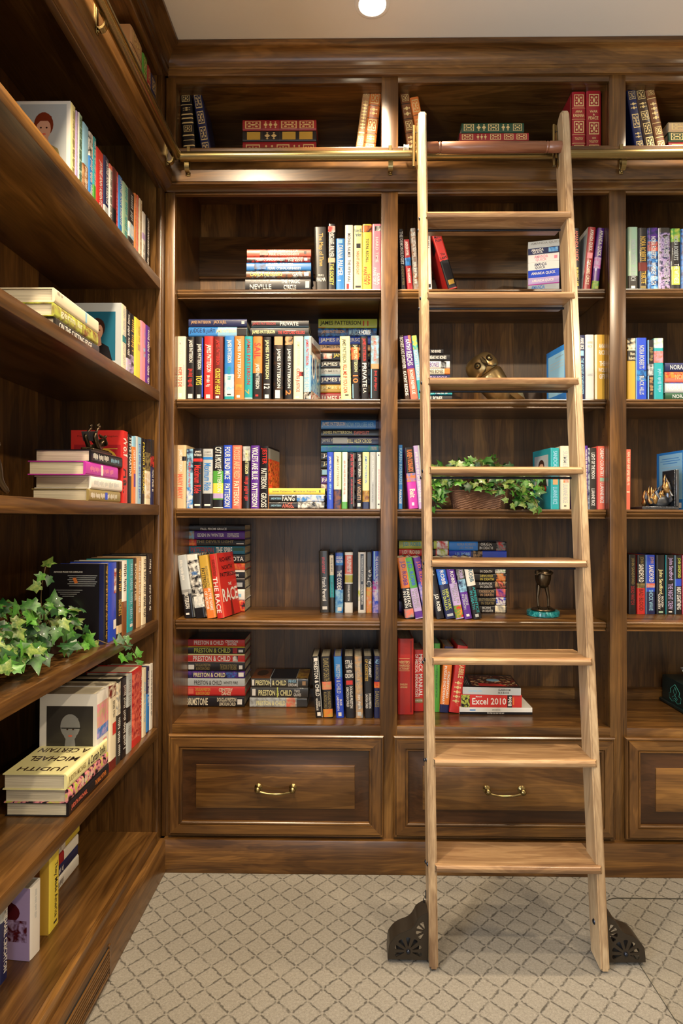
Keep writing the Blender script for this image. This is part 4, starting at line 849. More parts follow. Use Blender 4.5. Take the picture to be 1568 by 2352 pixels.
row(W, T, Z, Y, [
 (930, 941.5, 770, 'darkbrown', 'BONES ARE FOREVER,white,3,52,15,85;KATHY REICHS,white,56,94,15,80', {'xt': 915}),
 (943, 960.6, 770, 'purple', '#salmon,52,100;#salmon,0,12,60,100;KATHY,white,6,24,25,75;REICHS,white,25,47,12,85;BONES NEVER LIE,white,54,92,30,72', {'xt': 925.5}),
 (961, 973, 770, 'sky', '#lime/teal,0,22;KATHY REICHS,white,24,66,20,75;#teal,70,98', {'xt': 945}),
 (1299, 1308, 789, 'blue', '~white,10,80', {'xt': 1298, 'd': .15, 'yaw': 9, 'y': .06, 'cov': ('-x', [('rect', 'blue', 0, 1, 0, 1), ('rect', 'sky', .1, .95, .1, .85), ('txt', 'praise', 'grey', .5, .9, .16, .19), ('rect', 'silver', .2, .9, .25, .26), ('rect', 'silver', .2, .9, .3, .31), ('rect', 'silver', .2, .9, .35, .36)])}),
 (1329, 1344, 770, 'navy', 'ANNE RICE,white,4,22,25,80;#sky,24,32,25,75;THE WOLVES OF MIDWINTER,sky,36,92,25,75'),
 (1344.5, 1364.5, 769, 'white', '=ANNE,beige,10,14,20,80;=RICE,beige,16,20,25,75;@tan,42,.3;@black,42,.2;=ANNE,silver,60,64,20,80;@grey,84,.16'),
 (1366, 1391.7, 769, 'gold', '=ANNE,white,14,21,35,95;=RICE,white,24,31,35,95;=THE,white,41,48,40,90;=WOLF,white,51,58,30,98;=GIFT,white,61,68,38,92;#cream,0,100,0,18')])
stack(W, T, 'left stack', Z, .09, 963, 1033, [
 (800.6, 'black', 'NO BONES,white,50,90,25,75', {'x1': 1018}), (813, 'black', 'BREAK NO BONES,white,30,88,25,75'), (829, 'white', 'BONES,purple,34,64,20,80;#black/silver,70,88'), (846, 'cream', 'BARE BONES,charcoal,28,78,20,80;#orange,82,100'), (860, 'navy', 'KATHY REICHS,lilac,20,90,25,75'), (877, 'darkteal', '~white,20,90'), (893, 'navy', '#teal/navy,0,100;KATHY REICHS,white,8,86,25,80', {'x1': 1038}), (908, 'black', 'DEVIL BONES,white,15,70,20,85', {'x1': 1038})], d=.15)
T = 'fourth shelf'; Z = SH[2]
row(W, T, Z, Y, [
 (914.5, 924, 1022, 'blue', 'KAREN ROBARDS,sky,5,62,15,90;PARADISE,white,70,92,15,80'),
 (939, 960.6, 1027, 'magenta', '#black,0,42;#orange/blue,42,56;KAREN ROBARDS,orange,4,40,25,80;Bait,cream,68,82,22,80;#white,90,95,35,60', {'xt': 928}),
 (961.5, 976, 1023, 'lilac', '~white,10,90,15,60;#silver,0,100,70,100', {'xt': 949}),
 (1264, 1286, 1028.7, 'teal', 'SANDCASTLES,sky,5,46,30,75;#tan,50,60,25,80;LUANNE RICE,sky,64,92,25,75', {'yaw': 8, 'd': .16, 'cov': ('-x', [('rect', 'teal', 0, 1, 0, 1)]+portrait('silver', 'hair', 'skin', 'black', .1, .88, .1, .62)+[('ell', 'crimson', .6, .66, .2, .06)])}),
 (1287, 1309, 1024.5, 'cream', 'SUMMER,silver,8,36,25,75;#orange/silver,50,58,30,85;LUANNE RICE,silver,60,90,25,75;#black,94,95.5,35,60'),
 (1342.6, 1350, 1024, 'purple', '~white,6,90,20,80'), (1350.5, 1370, 1029, 'charcoal', '#silver/navy,0,100,0,16;LIGHT OF THE MOON,white,8,50,38,80;@white,58,.24;LUANNE RICE,white,66,94,38,78'),
 (1370.5, 1390, 1025, 'salmon', 'DREAM COUNTRY,white,4,48,38,82;#palegreen,50,56,35,85;LUANNE RICE,white,58,90,38,82;#red,0,100,0,14')])
T = 'fifth shelf'; Z = SH[3]; JD = 'J.D. ROBB'
stack(W, T, 'left stack', Z, .225, 916, 1030, [
 (1242, 'lime', f'{JD},teal,8,44,20,85;#black,46,70;#red/white,76,98'), (1261, 'red', f'{JD},cream,6,42,20,85;#black,46,74;#lime/white,76,98'), (1278, 'black', f'{JD},white,6,60,25,75'), (1297, 'navy', f'{JD},white,6,60,25,75'), (1316, 'black', f'{JD},yellow,6,60,25,75'), (1336, 'maroon', f'{JD},white,6,60,25,75'), (1356, 'black', f'{JD},white,6,60,25,75'), (1378, 'purple', f'{JD},white,6,60,25,75')], d=.14)
DTH = 'IN DEATH'
stack(W, T, 'middle stack', Z, .225, 1031, 1163, [
 (1244, 'blue', 'NORA ROBERTS,grey,14,46,55,85;J.D. ROBB,grey,18,42,15,45;#black,50,100;#red/grey/black,82,98;ORIGIN,white,55,74,55,88;'+DTH+',white,53,76,15,46'), (1265, 'navy', '#royal,0,38;J.D. ROBB,sky,10,36,25,75;#black/tan,42,58;#royal,58,100'), (1282, 'black', f'{DTH},white,50,76,20,50'),
 (1300, 'black', 'CREATION,white,52,76,55,88;'+DTH+',white,54,75,12,45;#green/white/grey,80,98'), (1317.5, 'black', 'DEVOTED,yellow,54,76,55,88;'+DTH+',yellow,54,78,12,45;#tan/orange/black,82,98'), (1335.5, 'black', 'SURVIVOR,white,52,75,55,88;'+DTH+',white,54,75,12,45;#salmon/black/tan,80,98'), (1352.5, 'black', 'OBSESSION,tan,52,78,55,88;'+DTH+',tan,54,77,12,45;#purple/salmon,82,98'), (1372, 'black', 'BROTHERHOOD,khaki,52,80,55,88;'+DTH+',khaki,56,78,12,45;#purple/white/royal,82,98'), (1391, 'black', 'BORN,white,58,72,55,88;'+DTH+',white,58,76,12,45;#grey/cream,80,98')], d=.14)
def jd(t2, c1, c2, c3, extra=''): return f'#{c1},0,50;{JD},{c2},6,46,20,80;{t2},{c3},52,82,52,85;{DTH},{c3},55,82,15,46;'+extra
row(W, T, Z, .066, [
 (930, 952, 1279, 'black', jd('FANTASY', 'orange', 'purple', 'white', '#salmon/grey,84,98'), {'xt': 911}),
 (954, 973, 1279, 'lilac', jd('CONCEALED', 'green', 'royal', 'grey', '#purple,88,98'), {'xt': 927}),
 (975.5, 993, 1279, 'purple', f'#lilac/royal,40,100;{JD},salmon,6,46,25,80', {'xt': 948}),
 (1002, 1021, 1279, 'black', f'~white,4,30,25,75;@white,47,.45;@black,47,.36;{JD},white,60,88,22,78', {'xt': 975}),
 (1024, 1046, 1279, 'navy', f'#royal/blue,0,44;{JD},white,4,44,22,75;NEW YORK,lime,52,85,52,85;TO DALLAS,lime,52,86,15,46;#silver,92,96,20,85', {'xt': 995}),
 (1047, 1066, 1279, 'lilac', f'#purple,0,42;{JD},white,8,42,22,78;FESTIVE IN,grey,44,74,52,85;DEATH,grey,50,70,15,46;#orange/green/red,78,98', {'xt': 1019}),
 (1067, 1085, 1279, 'purple', f'#charcoal/grey,0,36;#sky/navy,36,56;{JD},lilac,4,34,22,78;VISIONS,silver,60,78,52,85;{DTH},silver,60,84,15,46;#white,92,96,30,70', {'xt': 1041}),
 (1086.5, 1107, 1279, 'black', f'#white,0,46;{JD},darkteal,4,40,25,85;APPRENTICE,teal,48,90,55,85;{DTH},teal,54,84,15,46;#silver,92,97,30,70', {'xt': 1061})])
T = 'bottom shelf'; Z = SILL
row(W, T, Z, .13, [
 (913.5, 949.4, 1467, 'red', '#crimson,3,97,78,90;@gilt,22,.32;#red,23,30,5,75;=WEBSTER\'S,gilt,29,33,4,74;=UNABRIDGED,gilt,34,37,4,74;=DICTIONARY,gilt,38,41,4,74;#gilt,26,26.5,4,74;#gilt,42,42.5,4,74;=ENGLISH,gilt,59,61.5,14,60;=LANGUAGE,gilt,62.5,65,14,60', {'d': .2, 'label': 'large red slipcased dictionary with gold lettering beside the bay divider, bottom shelf'}),
 (950, 972.7, 1492.6, 'red', 'MERCK MANUAL,white,7,76,48,88;OF MEDICAL INFORMATION,white,7,76,12,40;#khaki,79,86,10,90;=HOME EDITION,white,81,84,14,86;@charcoal,92,.14', {'y': .17}),
 (995.7, 1010, 1478, 'green', '=RUS,white,10,15,15,85;~darkgreen,24,80,30,60', {'y': .165, 'xt': 997}),
 (1009, 1030, 1484, 'orange', '#navy,0,26;@silver,10,.42;#navy,88,100;CROSSWORD,white,38,78,56,82;PUZZLE DICTIONARY,white,30,88,18,44', {'y': .155, 'xt': 1021}),
 (1031, 1056, 1482, 'red', '@gold,8,.4;@red,8,.34;SCRABBLE,gilt,18,48,40,88;PLAYERS DICTIONARY,salmon,50,90,52,75;~gilt,52,86,22,40', {'y': .15, 'xt': 1051})])
stack(W, T, 'manual stack', Z, .14, 1058, 1200, [
 (1579, 'silver', '@black,5,.3;~sky,10,34,30,60;CLASSROOM,charcoal,61,82,55,85;IN A BOOK,charcoal,61,80,15,45;#silver,86,98', {'soft': True, 'x0': 1063, 'x1': 1195, 'yaw': -3, 'd': .19, 'cov': ('+x', [('rect', 'black', 0, 1, 0, 1), ('rect', 'darkred/black/tan', .1, .9, .18, .98), ('ell', 'sky', .55, .6, .1, .12), ('poly', 'red', [(.1, .3), (.3, .3), (.25, .7), (.1, .8)]), ('rect', 'silver', .15, .9, .06, .065), ('rect', 'silver', .15, .9, .09, .095), ('rect', 'silver', .15, .9, .12, .125)])}),
 (1596, 'red', '#black/lime/black,0,14;Microsoft,white,24,34,80,92;Excel 2010,white,18,74,22,75;#black,76,84;=Bible,white,77,83,12,88;@salmon,93,.3;#orange,85,87,20,80', {'soft': True, 'x0': 1059, 'x1': 1198, 'd': .19}),
 (1625, 'white', '#black,0,100,0,35;~white,38,62,8,28;#blue,14,22,55,70;~grey,45,56,55,75', {'soft': True, 'x0': 1055, 'x1': 1222, 'd': .21})], d=.19)
# ================= right bay
W = 'right bay'; T = 'top shelf'
row(W, T, ZT, .05, [
 (1461, 1483, 200, 'navy', '*gilt,5,18;~gilt,22,34;*gilt,40,62;~gilt,68,78;*gilt,82,97', {'xt': 1437}),
 (1485, 1510, 199, 'darkbrown', '*gilt,4,18;~gilt,22,32;*gilt,36,50;*gilt,54,72;*gilt,76,96', {'xt': 1456}),
 (1511, 1533, 199, 'brown', '*gilt,4,12;#gilt,16,17;~gilt,22,50;#gilt,54,55;*gilt,60,72;#gilt,76,77;*gilt,82,97', {'xt': 1481})])
stack(W, T, 'leather stack', ZT, .085, 1535, 1690, [(279, 'beige', '*gilt,4,30;~gilt,34,60;*gilt,66,96'), (301.5, 'darkgreen', '*gilt,3,22;~gilt,26,46;*gilt,50,68;*gilt,74,96'), (325, 'crimson', '*gilt,4,40;*gilt,60,96')])
NR = 'NORA ROBERTS'; T = 'second shelf'; Z = SH[0]
row(W, T, Z, Y, [
 (1442, 1465, 521.5, 'palegreen', f'#charcoal,78,100;@beige,9,.25;{NR},silver,20,60,30,75;THE SEARCH,silver,64,86,25,75;#white,94,98,30,70'), (1466, 1487, 523.4, 'black', f'@khaki,7,.24;{NR},gold,14,54,18,80;#darkred,56,70;TRIBUTE,gold,70,90,30,80;#khaki,94,98,20,80'), (1487.6, 1512, 523.4, 'navy/blue/sky', f'#navy/purple,0,20;#salmon/navy,22,38;@sky,6,.18;{NR},white,14,50,30,75;WHISKEY BEACH,white,56,92,30,75'), (1512.6, 1540, 523.4, 'navy/lilac/charcoal', f'#charcoal,0,8;@sky,6,.18;{NR},silver,14,48,42,85;THE COLLECTOR,silver,54,92,45,82;#white,0,100,0,6'), (1541, 1563.5, 525, 'black', f'#green/lime,0,22;#lime,62,92,5,90;@brown,6,.18;{NR},silver,12,52,25,72;THE WITNESS,white,58,90,30,78'), (1564.3, 1587, 526, 'blue', f'#blue/navy,0,100;{NR},white,14,60,25,75')])
T = 'third shelf'; Z = SH[1]
row(W, T, Z, Y, [
 (1440.6, 1460, 777, 'gold', '#black/cream,0,18;#cream,18,20;#charcoal,20,37;=Nora,cream,23,28,35,95;=Roberts,cream,30,35,15,98'), (1460.6, 1485.6, 776, 'royal', f'#blue/navy,52,70;@silver,7,.16;{NR},silver,12,50,28,75;BLACK HILLS,silver,62,92,30,72;#sky,0,100,0,6'), (1487.6, 1501.7, 781, 'black', '#sky,0,100,0,14;~khaki,12,36,25,85;#silver/black,40,60;~tan,62,92,25,85'), (1502, 1524, 777, 'teal', '#palegreen/white,0,16;#teal,16,21;#pink/salmon,21,40;~sky,50,90,35,75')])
stack(W, T, 'edge stack', Z, .05, 1527, 1668, [(833, 'navy', f'{NR},silver,8,62,25,75'), (854, 'salmon', f'#red/orange,0,100,40,100;@orange,9,.3;{NR},tan,16,70,25,75'), (878, 'silver', f'{NR},white,3,60,25,75;#darkgreen/royal,0,100,90,100'), (902, 'darkgreen', f'{NR},silver,12,66,25,75')])
T = 'fourth shelf'; Z = SH[2]
row(W, T, Z, Y, [
 (1436, 1447.5, 1032.4, 'salmon', '~cream,4,60,20,80;#cream,70,72,20,80', {'xt': 1437.5}),
 (1568, 1590, 1034, 'blue', '~white,8,90', {'yaw': 9, 'd': .17, 'y': .10, 'cov': ('-x', [('rect', 'blue', 0, 1, 0, 1), ('rect', 'sky', .1, .98, .04, .82), ('rect', 'blue', .2, .85, .11, .12), ('rect', 'blue', .15, .9, .15, .16), ('rect', 'blue', .25, .8, .19, .2), ('rect', 'silver', .2, .9, .26, .265), ('rect', 'silver', .2, .9, .31, .315), ('rect', 'white', .72, .95, .88, .97)])})])
T = 'fifth shelf'; Z = SH[3]; JS = 'JOHN SANDFORD'
row(W, T, Z, .215, [
 (1443, 1461, 1274.4, 'black', f'{JS},khaki,5,50,30,75;DEAD WATCH,crimson,53,84,30,75;@white,96,.16'), (1462.6, 1482, 1275, 'red', f'#black,0,48;#khaki/black,48,56;JOHN,khaki,3,14,28,80;SANDFORD,white,16,46,22,80;BAD BLOOD,darkred,58,94,25,75'), (1483, 1505, 1275, 'royal', f'#navy,62,100;#salmon/silver,48,55;JOHN,tan,3,14,38,85;SANDFORD,white,17,46,32,82;SHOCK WAVE,sky,59,94,30,75;#sky,0,100,0,6'), (1507, 1527, 1275.5, 'black', '@teal,11,.4;John Sandford,paleyellow,24,66,22,75;ROUGH,white,70,88,55,82;COUNTRY,white,66,92,18,46;#palegreen,95,98,25,75'), (1528.7, 1549, 1275.5, 'black', '#teal,0,100,0,6;John Sandford,lilac,4,42,25,85;THE NIGHT CREW,lilac,48,92,25,80;#white,95,97,30,70'), (1550, 1566, 1276, 'black', '#royal,40,52;#sky,0,100,0,6;JOHN SANDFORD,lime,4,38,25,85;HEAT LIGHTNING,white,54,92,25,85'), (1566.8, 1590, 1276, 'crimson', f'{JS},white,6,60,25,75')])

# ================= side bookcase
XS = XL-.021; 
lrow('top shelf', ZT, -.732, [(300, 328, 97, 'tan', '*gilt,4,20;#darkbrown,25,26.5;*gilt,32,60;#darkbrown,66,67.5;*gilt,74,96', {'h': .226}), (328.5, 339, 121, 'green', '*gilt,4,24;*gilt,28,48;*gilt,52,72;*gilt,76,97', {'h': .222}), (339.5, 347, 145, 'crimson', '*gilt,4,24;*gilt,28,60;*gilt,66,97', {'h': .216}), (347.5, 359.5, 163, 'navy', '*gilt,4,24;~gilt,28,60;*gilt,66,97', {'h': .214})])
T = 'second shelf'
lrow(T, LSH[0], XS, [
 (160, 172.5, 229, 'paleyellow', '~khaki,8,90,40,80', {'label': 'pale book with a portrait back cover at the camera end, second shelf, side bookcase', 'cov': ('-x', [('rect', 'white', 0, 1, 0, 1)]+portrait('silver', 'auburn', 'skin', 'khaki', .12, .93, .04, .86))}),
 (173, 178, 250, 'lilac', '~white,6,80'), (178.3, 188.5, 253.6, 'palegreen', '~darkgreen,4,90,25,80;#white,0,100,0,15'), (189, 203, 275, 'sky', '#brown/tan,58,100;~white,60,95,30,70'), (203.5, 213, 298, 'blue', '#white/charcoal,0,35;~white,38,90,20,85'), (213.4, 220, 310, 'teal', '~white,5,92,20,80;#green,70,100'), (220.5, 238, 332.6, 'red', 'JAYNE ANN KRENTZ,white,16,88,30,75'), (238.5, 250, 352.7, 'navy', 'JAYNE ANN KRENTZ,white,6,74,25,80;#silver,78,98'), (250.3, 258, 373, 'white', '#salmon,0,8;~charcoal,10,90,25,75'), (258.5, 272, 380, 'maroon', '#red,0,100,60,100;~pink,8,88,60,85;#black,66,90,0,55'), (272.5, 281, 399.6, 'blue', 'JAYNE ANN KRENTZ,white,4,80,20,85'), (281.3, 295, 413, 'palegreen', '~teal,4,90,35,80'), (295.4, 309, 430, 'charcoal', '#white/sky,55,80;~silver,6,50'), (309.3, 314, 442, 'orange', '~cream,6,90'), (314.3, 319, 446, 'salmon', '~cream,6,90'), (319.4, 327, 453, 'cream', '~tan,6,90'), (327.4, 335, 484, 'white', '#lilac,40,52;~grey,60,92'), (335.4, 344, 493, 'black', 'JAYNE ANN KRENTZ,white,4,70,25,80;~white,76,96')])
T = 'third shelf'
lrow(T, LSH[1], XS, [
 (278, 290.5, 695, 'cream', '~silver,5,90,30,70;#teal/black,46,56,20,90', {'label': 'white book whose back cover shows a woman in black, third shelf, side bookcase', 'cov': ('-x', [('rect', 'silver', 0, 1, 0, 1)]+portrait('darkteal', 'hair', 'skin', 'black', .12, .88, .13, .86))}),
 (291, 298.5, 710, 'black', '~white,6,70,20,85;#silver/lilac,75,95'), (299, 308.5, 718, 'black', '~gold,8,60,20,85;#lilac/black,66,98'), (309, 323.3, 726, 'yellow', '#tan,40,50,50,90;~gold,10,36,55,85'), (323.7, 335, 735, 'pink', '#sky/red,40,55,45,95;~lilac,8,36,50,85'), (335.4, 344.5, 745, 'purple', '~white,6,95,30,80'),
 (254, 262, 683, 'royal', '~white,6,60', {'x': XS-.17, 'label': 'blue book standing behind the portrait book, third shelf, side bookcase'})])
def near(px, py, z): return un(px, py, z=z).y
lstack(T, 'near stack', LSH[1], XS, un(126, 745, x=XS).y, un(226, 806, x=XS).y, [(.036, 0, 'cream', '#sky,66,70,10,95;~grey,4,16,60,85'), (.034, 0, 'lime/khaki', 'germ line,cream,12,70,20,85;#brown/lime,60,95'), (.03, .006, 'charcoal', 'ON THE CUTTING EDGE,white,6,80,22,75')], .16)
T = 'fourth shelf'
lrow(T, LSH[2], XS, [
 (281, 294, 988, 'red', 'Wolf,white,7,36,12,92;Hall,black,52,86,12,92', {'label': 'thick red book with white and black lettering, fourth shelf, side bookcase', 'd': .165, 'cov': ('-x', [('rect', 'red', 0, 1, 0, 1), ('txt', 'Prize from the United Kingdom', 'darkred', .12, .9, .07, .1), ('rect', 'crimson', .06, .96, .2, .95), ('ell', 'gold', .62, .42, .28, .17), ('ell', 'black', .6, .42, .25, .15), ('rect', 'gold', .5, .9, .25, .26)])}),
 (294.4, 302.5, 997, 'black', 'STEVE MARTINI,white,4,60,20,80'), (303, 312, 1002, 'sky', '#orange,15,100,0,100;#purple,55,75,40,90;~white,20,50'), (312.4, 325, 1001.6, 'sky', '~royal,10,92,45,80;#silver,0,100,0,25'), (325.5, 332.5, 1006, 'black', 'MAXIM MOSAIC,yellow,6,84,25,80'), (333, 346.5, 1008, 'cream', '#black,0,20;#khaki/black,20,48;#beige/white,52,90'), (347, 354, 1009, 'navy', '#black,0,25;#red/black,25,42;~white,46,80,25,75')])
y_a, y_b = un(205, 1150, x=XS).y, un(277, 1155, x=XS).y
lstack(T, 'frog stack', LSH[2], XS, y_a, y_b, [(.035, .012, 'black', '~white,5,55,25,75;~sky,60,88,30,65'), (.039, -.02, 'magenta', '~pink,12,84,30,70;#white,44,50,10,90'), (.036, .012, 'white', '~silver,8,88,25,70'), (.035, 0, 'khaki', '~white,5,88,25,70;#royal,48,56,20,80')], .16)
T = 'fifth shelf'
lrow(T, LSH[3], XS, [
 (240, 248.5, 1297, 'black', '~gold,3,96,25,75', {'label': 'black book with printed white back cover text behind the ivy, fifth shelf, side bookcase', 'd': .165, 'cov': ('-x', [('rect', 'navy', .9, .98, 0, 1), ('txt', 'ADVANCE PRAISE FOR SUMERLAND', 'white', .08, .6, .085, .105)]+[('rect', 'silver', .33+.03*(i % 2), .86-.02*(i % 3), .14+.025*i, .146+.025*i) for i in range(6)]+[('rect', 'silver', .12+.04*i, .6-.05*i, .32+.025*i, .326+.025*i) for i in range(4)]+[('poly', 'orange', [(.42, .17), (.48, .165), (.52, .23), (.46, .24)])])}),
 (249, 268.5, 1295, 'royal', '#white/crimson,8,40,60,95;#white,74,86,55,95'), (269, 280.5, 1292, 'black', 'SECRETS,gold,50,72,25,80;~gold,10,40,25,75;#beige,84,95'), (281, 291.5, 1289, 'white', '~charcoal,5,45,20,80;#brown,55,100'), (292, 306.5, 1287, 'teal', '~sky,6,92,40,80;#white,90,94,40,80'), (307, 313, 1283, 'darkbrown', 'BOOK OF LIES,cream,8,60,20,85'), (313.4, 325, 1281, 'tan', '~white,6,80,35,75'), (325.4, 336, 1280, 'cream', '~charcoal,4,90,35,80'), (336.4, 350.5, 1274, 'black', '~white,8,30,35,65;@gilt,38,.22;@black,38,.14;~white,46,84,38,66')])
T = 'sixth shelf'
lrow(T, LSH[4], XS, [
 (222, 250.5, 1596, 'white', '#pink/beige,12,38,0,100;#blue/lilac,38,50,0,100;~salmon,54,62,45,80;~charcoal,66,76,45,80', {'label': 'white book whose back cover shows a man with glasses, sixth shelf, side bookcase', 'd': .165, 'cov': ('-x', [('rect', 'white', 0, 1, 0, 1)]+portrait('charcoal', 'grey', 'grey', 'black', .12, .93, .13, .8)+[('rect', 'black', .38, .72, .365, .375), ('ell', 'silver', .36, .72, .1, .05)])}),
 (251, 267.5, 1578, 'cream', '#darkred/cream,0,15;~charcoal,20,40,45,70;#red,46,60,40,100;#darkred,88,100'), (268, 277, 1571, 'charcoal', '#cream/grey,0,40;~white,44,92,20,85'), (277.4, 290.5, 1562, 'black', '~white,10,90,40,80'), (291, 303.5, 1556, 'silver', '~grey,6,80;#black,40,60,0,60'), (304, 326.5, 1545.5, 'red', '#salmon/crimson,4,90,0,70;~white,8,88,75,95'), (327, 335.5, 1540, 'cream', '~sky,20,80'), (336, 342.5, 1536, 'navy', '#blue,40,98;~white,6,60,25,75'), (343, 350.5, 1529, 'white', '~charcoal,10,80,30,70')])
ya = un(151, 1882, z=LSH[4]).y; yb = un(246, 1784, z=LSH[4]).y
CS = [('txt', 'JUDITH', 'darkbrown', .12, .86, .8, .92), ('txt', 'MICHAEL', 'darkbrown', .1, .9, .55, .67), ('txt', 'A CERTAIN', 'darkbrown', .08, .92, .32, .44), ('txt', 'SMILE', 'darkbrown', .2, .75, .08, .2)]
CS = [(a, s, c, p, q, 1-v1, 1-v0) for a, s, c, p, q, v0, v1 in CS]
lstack(T, 'large stack', LSH[4], XS+.004, ya, yb, [(.041, 0, 'paleyellow', 'JUDITH MICHAEL,khaki,4,44,25,72;A Certain Smile,charcoal,48,94,20,80', CS), (.037, .008, 'black/pink/lime', '#crimson,0,100,0,8;~cream,30,60,20,80'), (.036, .012, 'black', 'JUDITH MICHAEL,salmon,5,42,28,70;@white,52,.34;THE REAL MOTHER,orange,62,92,30,68;#crimson,0,100,0,6')], .165)
T = 'bottom shelf'
lrow(T, LBOT, -.832, [
 (2, 20, 2030, 'navy', '#silver,0,40;MICHAEL CRICHTON,white,30,92,40,85', {'d': .16, 'x': -.86}),
 (69, 91, 2042, 'white', '~silver,8,50,40,60', {'d': .165, 'yaw': -6, 'label': 'white book with a purple photo cover and barcode, bottom shelf, side bookcase', 'cov': ('-x', [('rect', 'lilac', 0, 1, 0, 1), ('ell', 'maroon', .55, .35, .28, .16), ('rect', 'maroon/lilac', .15, .95, .45, .75), ('rect', 'white', .2, .62, .86, .96)]+[('rect', 'black', .24+.025*i, .25+.025*i, .87, .94) for i in range(10)])}),
 (112, 137, 1962, 'yellow', 'They Made America,black,20,88,45,80;#charcoal,92,95,45,75', {'d': .17, 'cov': ('-x', [('rect', 'brown', 0, 1, 0, 1), ('rect', 'gold', .85, 1, 0, 1)])})])
lstack(T, 'back pile', LBOT, -.90, -.50, -.26, [(.03, 0, 'silver', '~charcoal,5,30,20,80'), (.03, .01, 'yellow', '#white,0,60;~grey,20,50'), (.036, 0, 'crimson', '#white,60,100;~white,5,40,30,70'), (.034, 0, 'navy', '~white,10,60'), (.038, .004, 'white', '~charcoal,10,60')], .16)
# ------------------------------------------------------------------ ivy plants
def leaf_mat(name, a, b):
    m, nt, bs = newmat(name); tc = nd(nt, 'ShaderNodeTexCoord'); f = noise(nt, tc.outputs['Object'], 3.2, 3, .6, .5)
    nt.links.new(ramp(nt, f, [(.36, hexc(a)), (.62, hexc(b))]), bs.inputs['Base Color']); bs.inputs['Roughness'].default_value = .38
    bs.inputs['Coat Weight'].default_value = .15; return m
LM = [leaf_mat('ivy_green', '194512', '3a6e22'), leaf_mat('ivy_dark', '0e2f15', '225222'), leaf_mat('ivy_variegated', '305c1c', '829248'), leaf_mat('ivy_light', '2b691c', '588a30')]
LO = [(0, -.02), (.12, -.14), (.34, -.10), (.30, .14), (.56, .34), (.26, .44), (.0, 1.0), (-.26, .44), (-.56, .34), (-.30, .14), (-.34, -.10), (-.12, -.14)]
LMESH = []
for k in range(8):
    rg = random.Random(k); vs = [(0, .22, .06)]
    for i, (x, y) in enumerate(LO): vs.append((x*(1+rg.uniform(-.12, .12)), y*(1+rg.uniform(-.1, .1)), -.22*x*x-.16*max(0, y-.3)**2+rg.uniform(-.03, .03)))
    me = bpy.data.meshes.new('leaf'); me.from_pydata(vs, [], [(0, 1+i, 1+(i+1) % 12) for i in range(12)]); me.materials.append(LM[k % 4])
    for p in me.polygons: p.use_smooth = True
    LMESH.append(me)
def inside(p, poly):
    c = False; j = len(poly)-1
    for i in range(len(poly)):
        (xi, yi), (xj, yj) = poly[i], poly[j]
        if (yi > p[1]) != (yj > p[1]) and p[0] < (xj-xi)*(p[1]-yi)/(yj-yi)+xi: c = not c
        j = i
    return c
VINE = simple('ivy_stem', hexc('5a4426'), .7)
def ivy(name, label, group, P3, extra, size, out, pot, seed, stems):
    rg = random.Random(seed); root = tag(empty(name, pot), label, 'plant', group)
    inv = Vector(pot)
    for p, s in [(p, size*rg.uniform(.65, 1.25)) for p in P3]+[(p, size*rg.uniform(.7, 1)) for p in extra]:
        o = bpy.data.objects.new('leaf', rg.choice(LMESH)); COL.objects.link(o); o.parent = root
        nrm = (Vector(out)+Vector((rg.uniform(-.75, .75), rg.uniform(-.75, .75), rg.uniform(-.35, .8)))).normalized()
        dn = Vector((rg.uniform(-.9, .9), rg.uniform(-.9, .9), rg.uniform(-1, .35))); dn = (dn-nrm*dn.dot(nrm)).normalized()
        sd = dn.cross(nrm); l = Vector(p)-inv
        o.matrix_local = Matrix(((sd.x*s, dn.x*s, nrm.x*s, l.x), (sd.y*s, dn.y*s, nrm.y*s, l.y), (sd.z*s, dn.z*s, nrm.z*s, l.z), (0, 0, 0, 1)))
    bm = bmesh.new()
    for st_ in stems: tube_into(bm, [Vector(q)-inv for q in st_], .0016, 5)
    for i in range(16):
        p = Vector(rg.choice(P3)); q = Vector(rg.choice(P3)); c = inv+Vector((0, 0, .07)); tube_into(bm, [c-inv, (c+p)/2-inv+Vector((0, 0, .03)), p-inv], .0014, 5)
    fin('vine', bm, VINE, root, 60)
    return root
def sample(poly, n, rg, f):
    xs = [p[0] for p in poly]; ys_ = [p[1] for p in poly]; out = []
    while len(out) < n:
        p = (rg.uniform(min(xs), max(xs)), rg.uniform(min(ys_), max(ys_)))
        if inside(p, poly): out.append(f(p, rg))
    return out
rg = random.Random(3)
pl = [(-150, 1400), (-60, 1375), (0, 1382), (30, 1376), (60, 1366), (95, 1374), (130, 1384), (170, 1392), (190, 1390), (215, 1425), (242, 1448), (236, 1488), (200, 1496), (170, 1488), (130, 1500), (100, 1512), (60, 1508), (40, 1518), (0, 1528), (-150, 1570)]
P3 = sample(pl, 285, rg, lambda p, r: un(p[0], p[1], x=-.735-.16*r.random()**1.4*(1 if p[1] < 1470 else .25)))
P3 = [p for p in P3 if p.z > LSH[3]+.012]
ex = [un(97, 1318, x=-.78), un(106, 1299, x=-.78), un(113, 1324, x=-.78), un(92, 1345, x=-.78)]+[un(a, b, x=-.688) for a, b in ((262, 1470), (278, 1478), (290, 1462), (300, 1485), (276, 1505), (292, 1505), (318, 1508), (315, 1522), (10, 1545), (30, 1540))]
stems = [[un(95, 1420, x=-.8), un(94, 1370, x=-.79), un(98, 1330, x=-.78), un(105, 1302, x=-.78)], [un(225, 1470, x=-.735), un(250, 1480, x=-.70), un(270, 1478, x=-.688), un(300, 1485, x=-.688), un(316, 1512, x=-.688)]]
py_ = un(100, 1450, x=-.86).y
ivp = ivy('ivy_plant', 'bushy green ivy spilling over the fifth shelf of the side bookcase', None, P3, ex, .039, (.75, -.55, .35), (-.86, py_, LSH[3]), 4, stems)
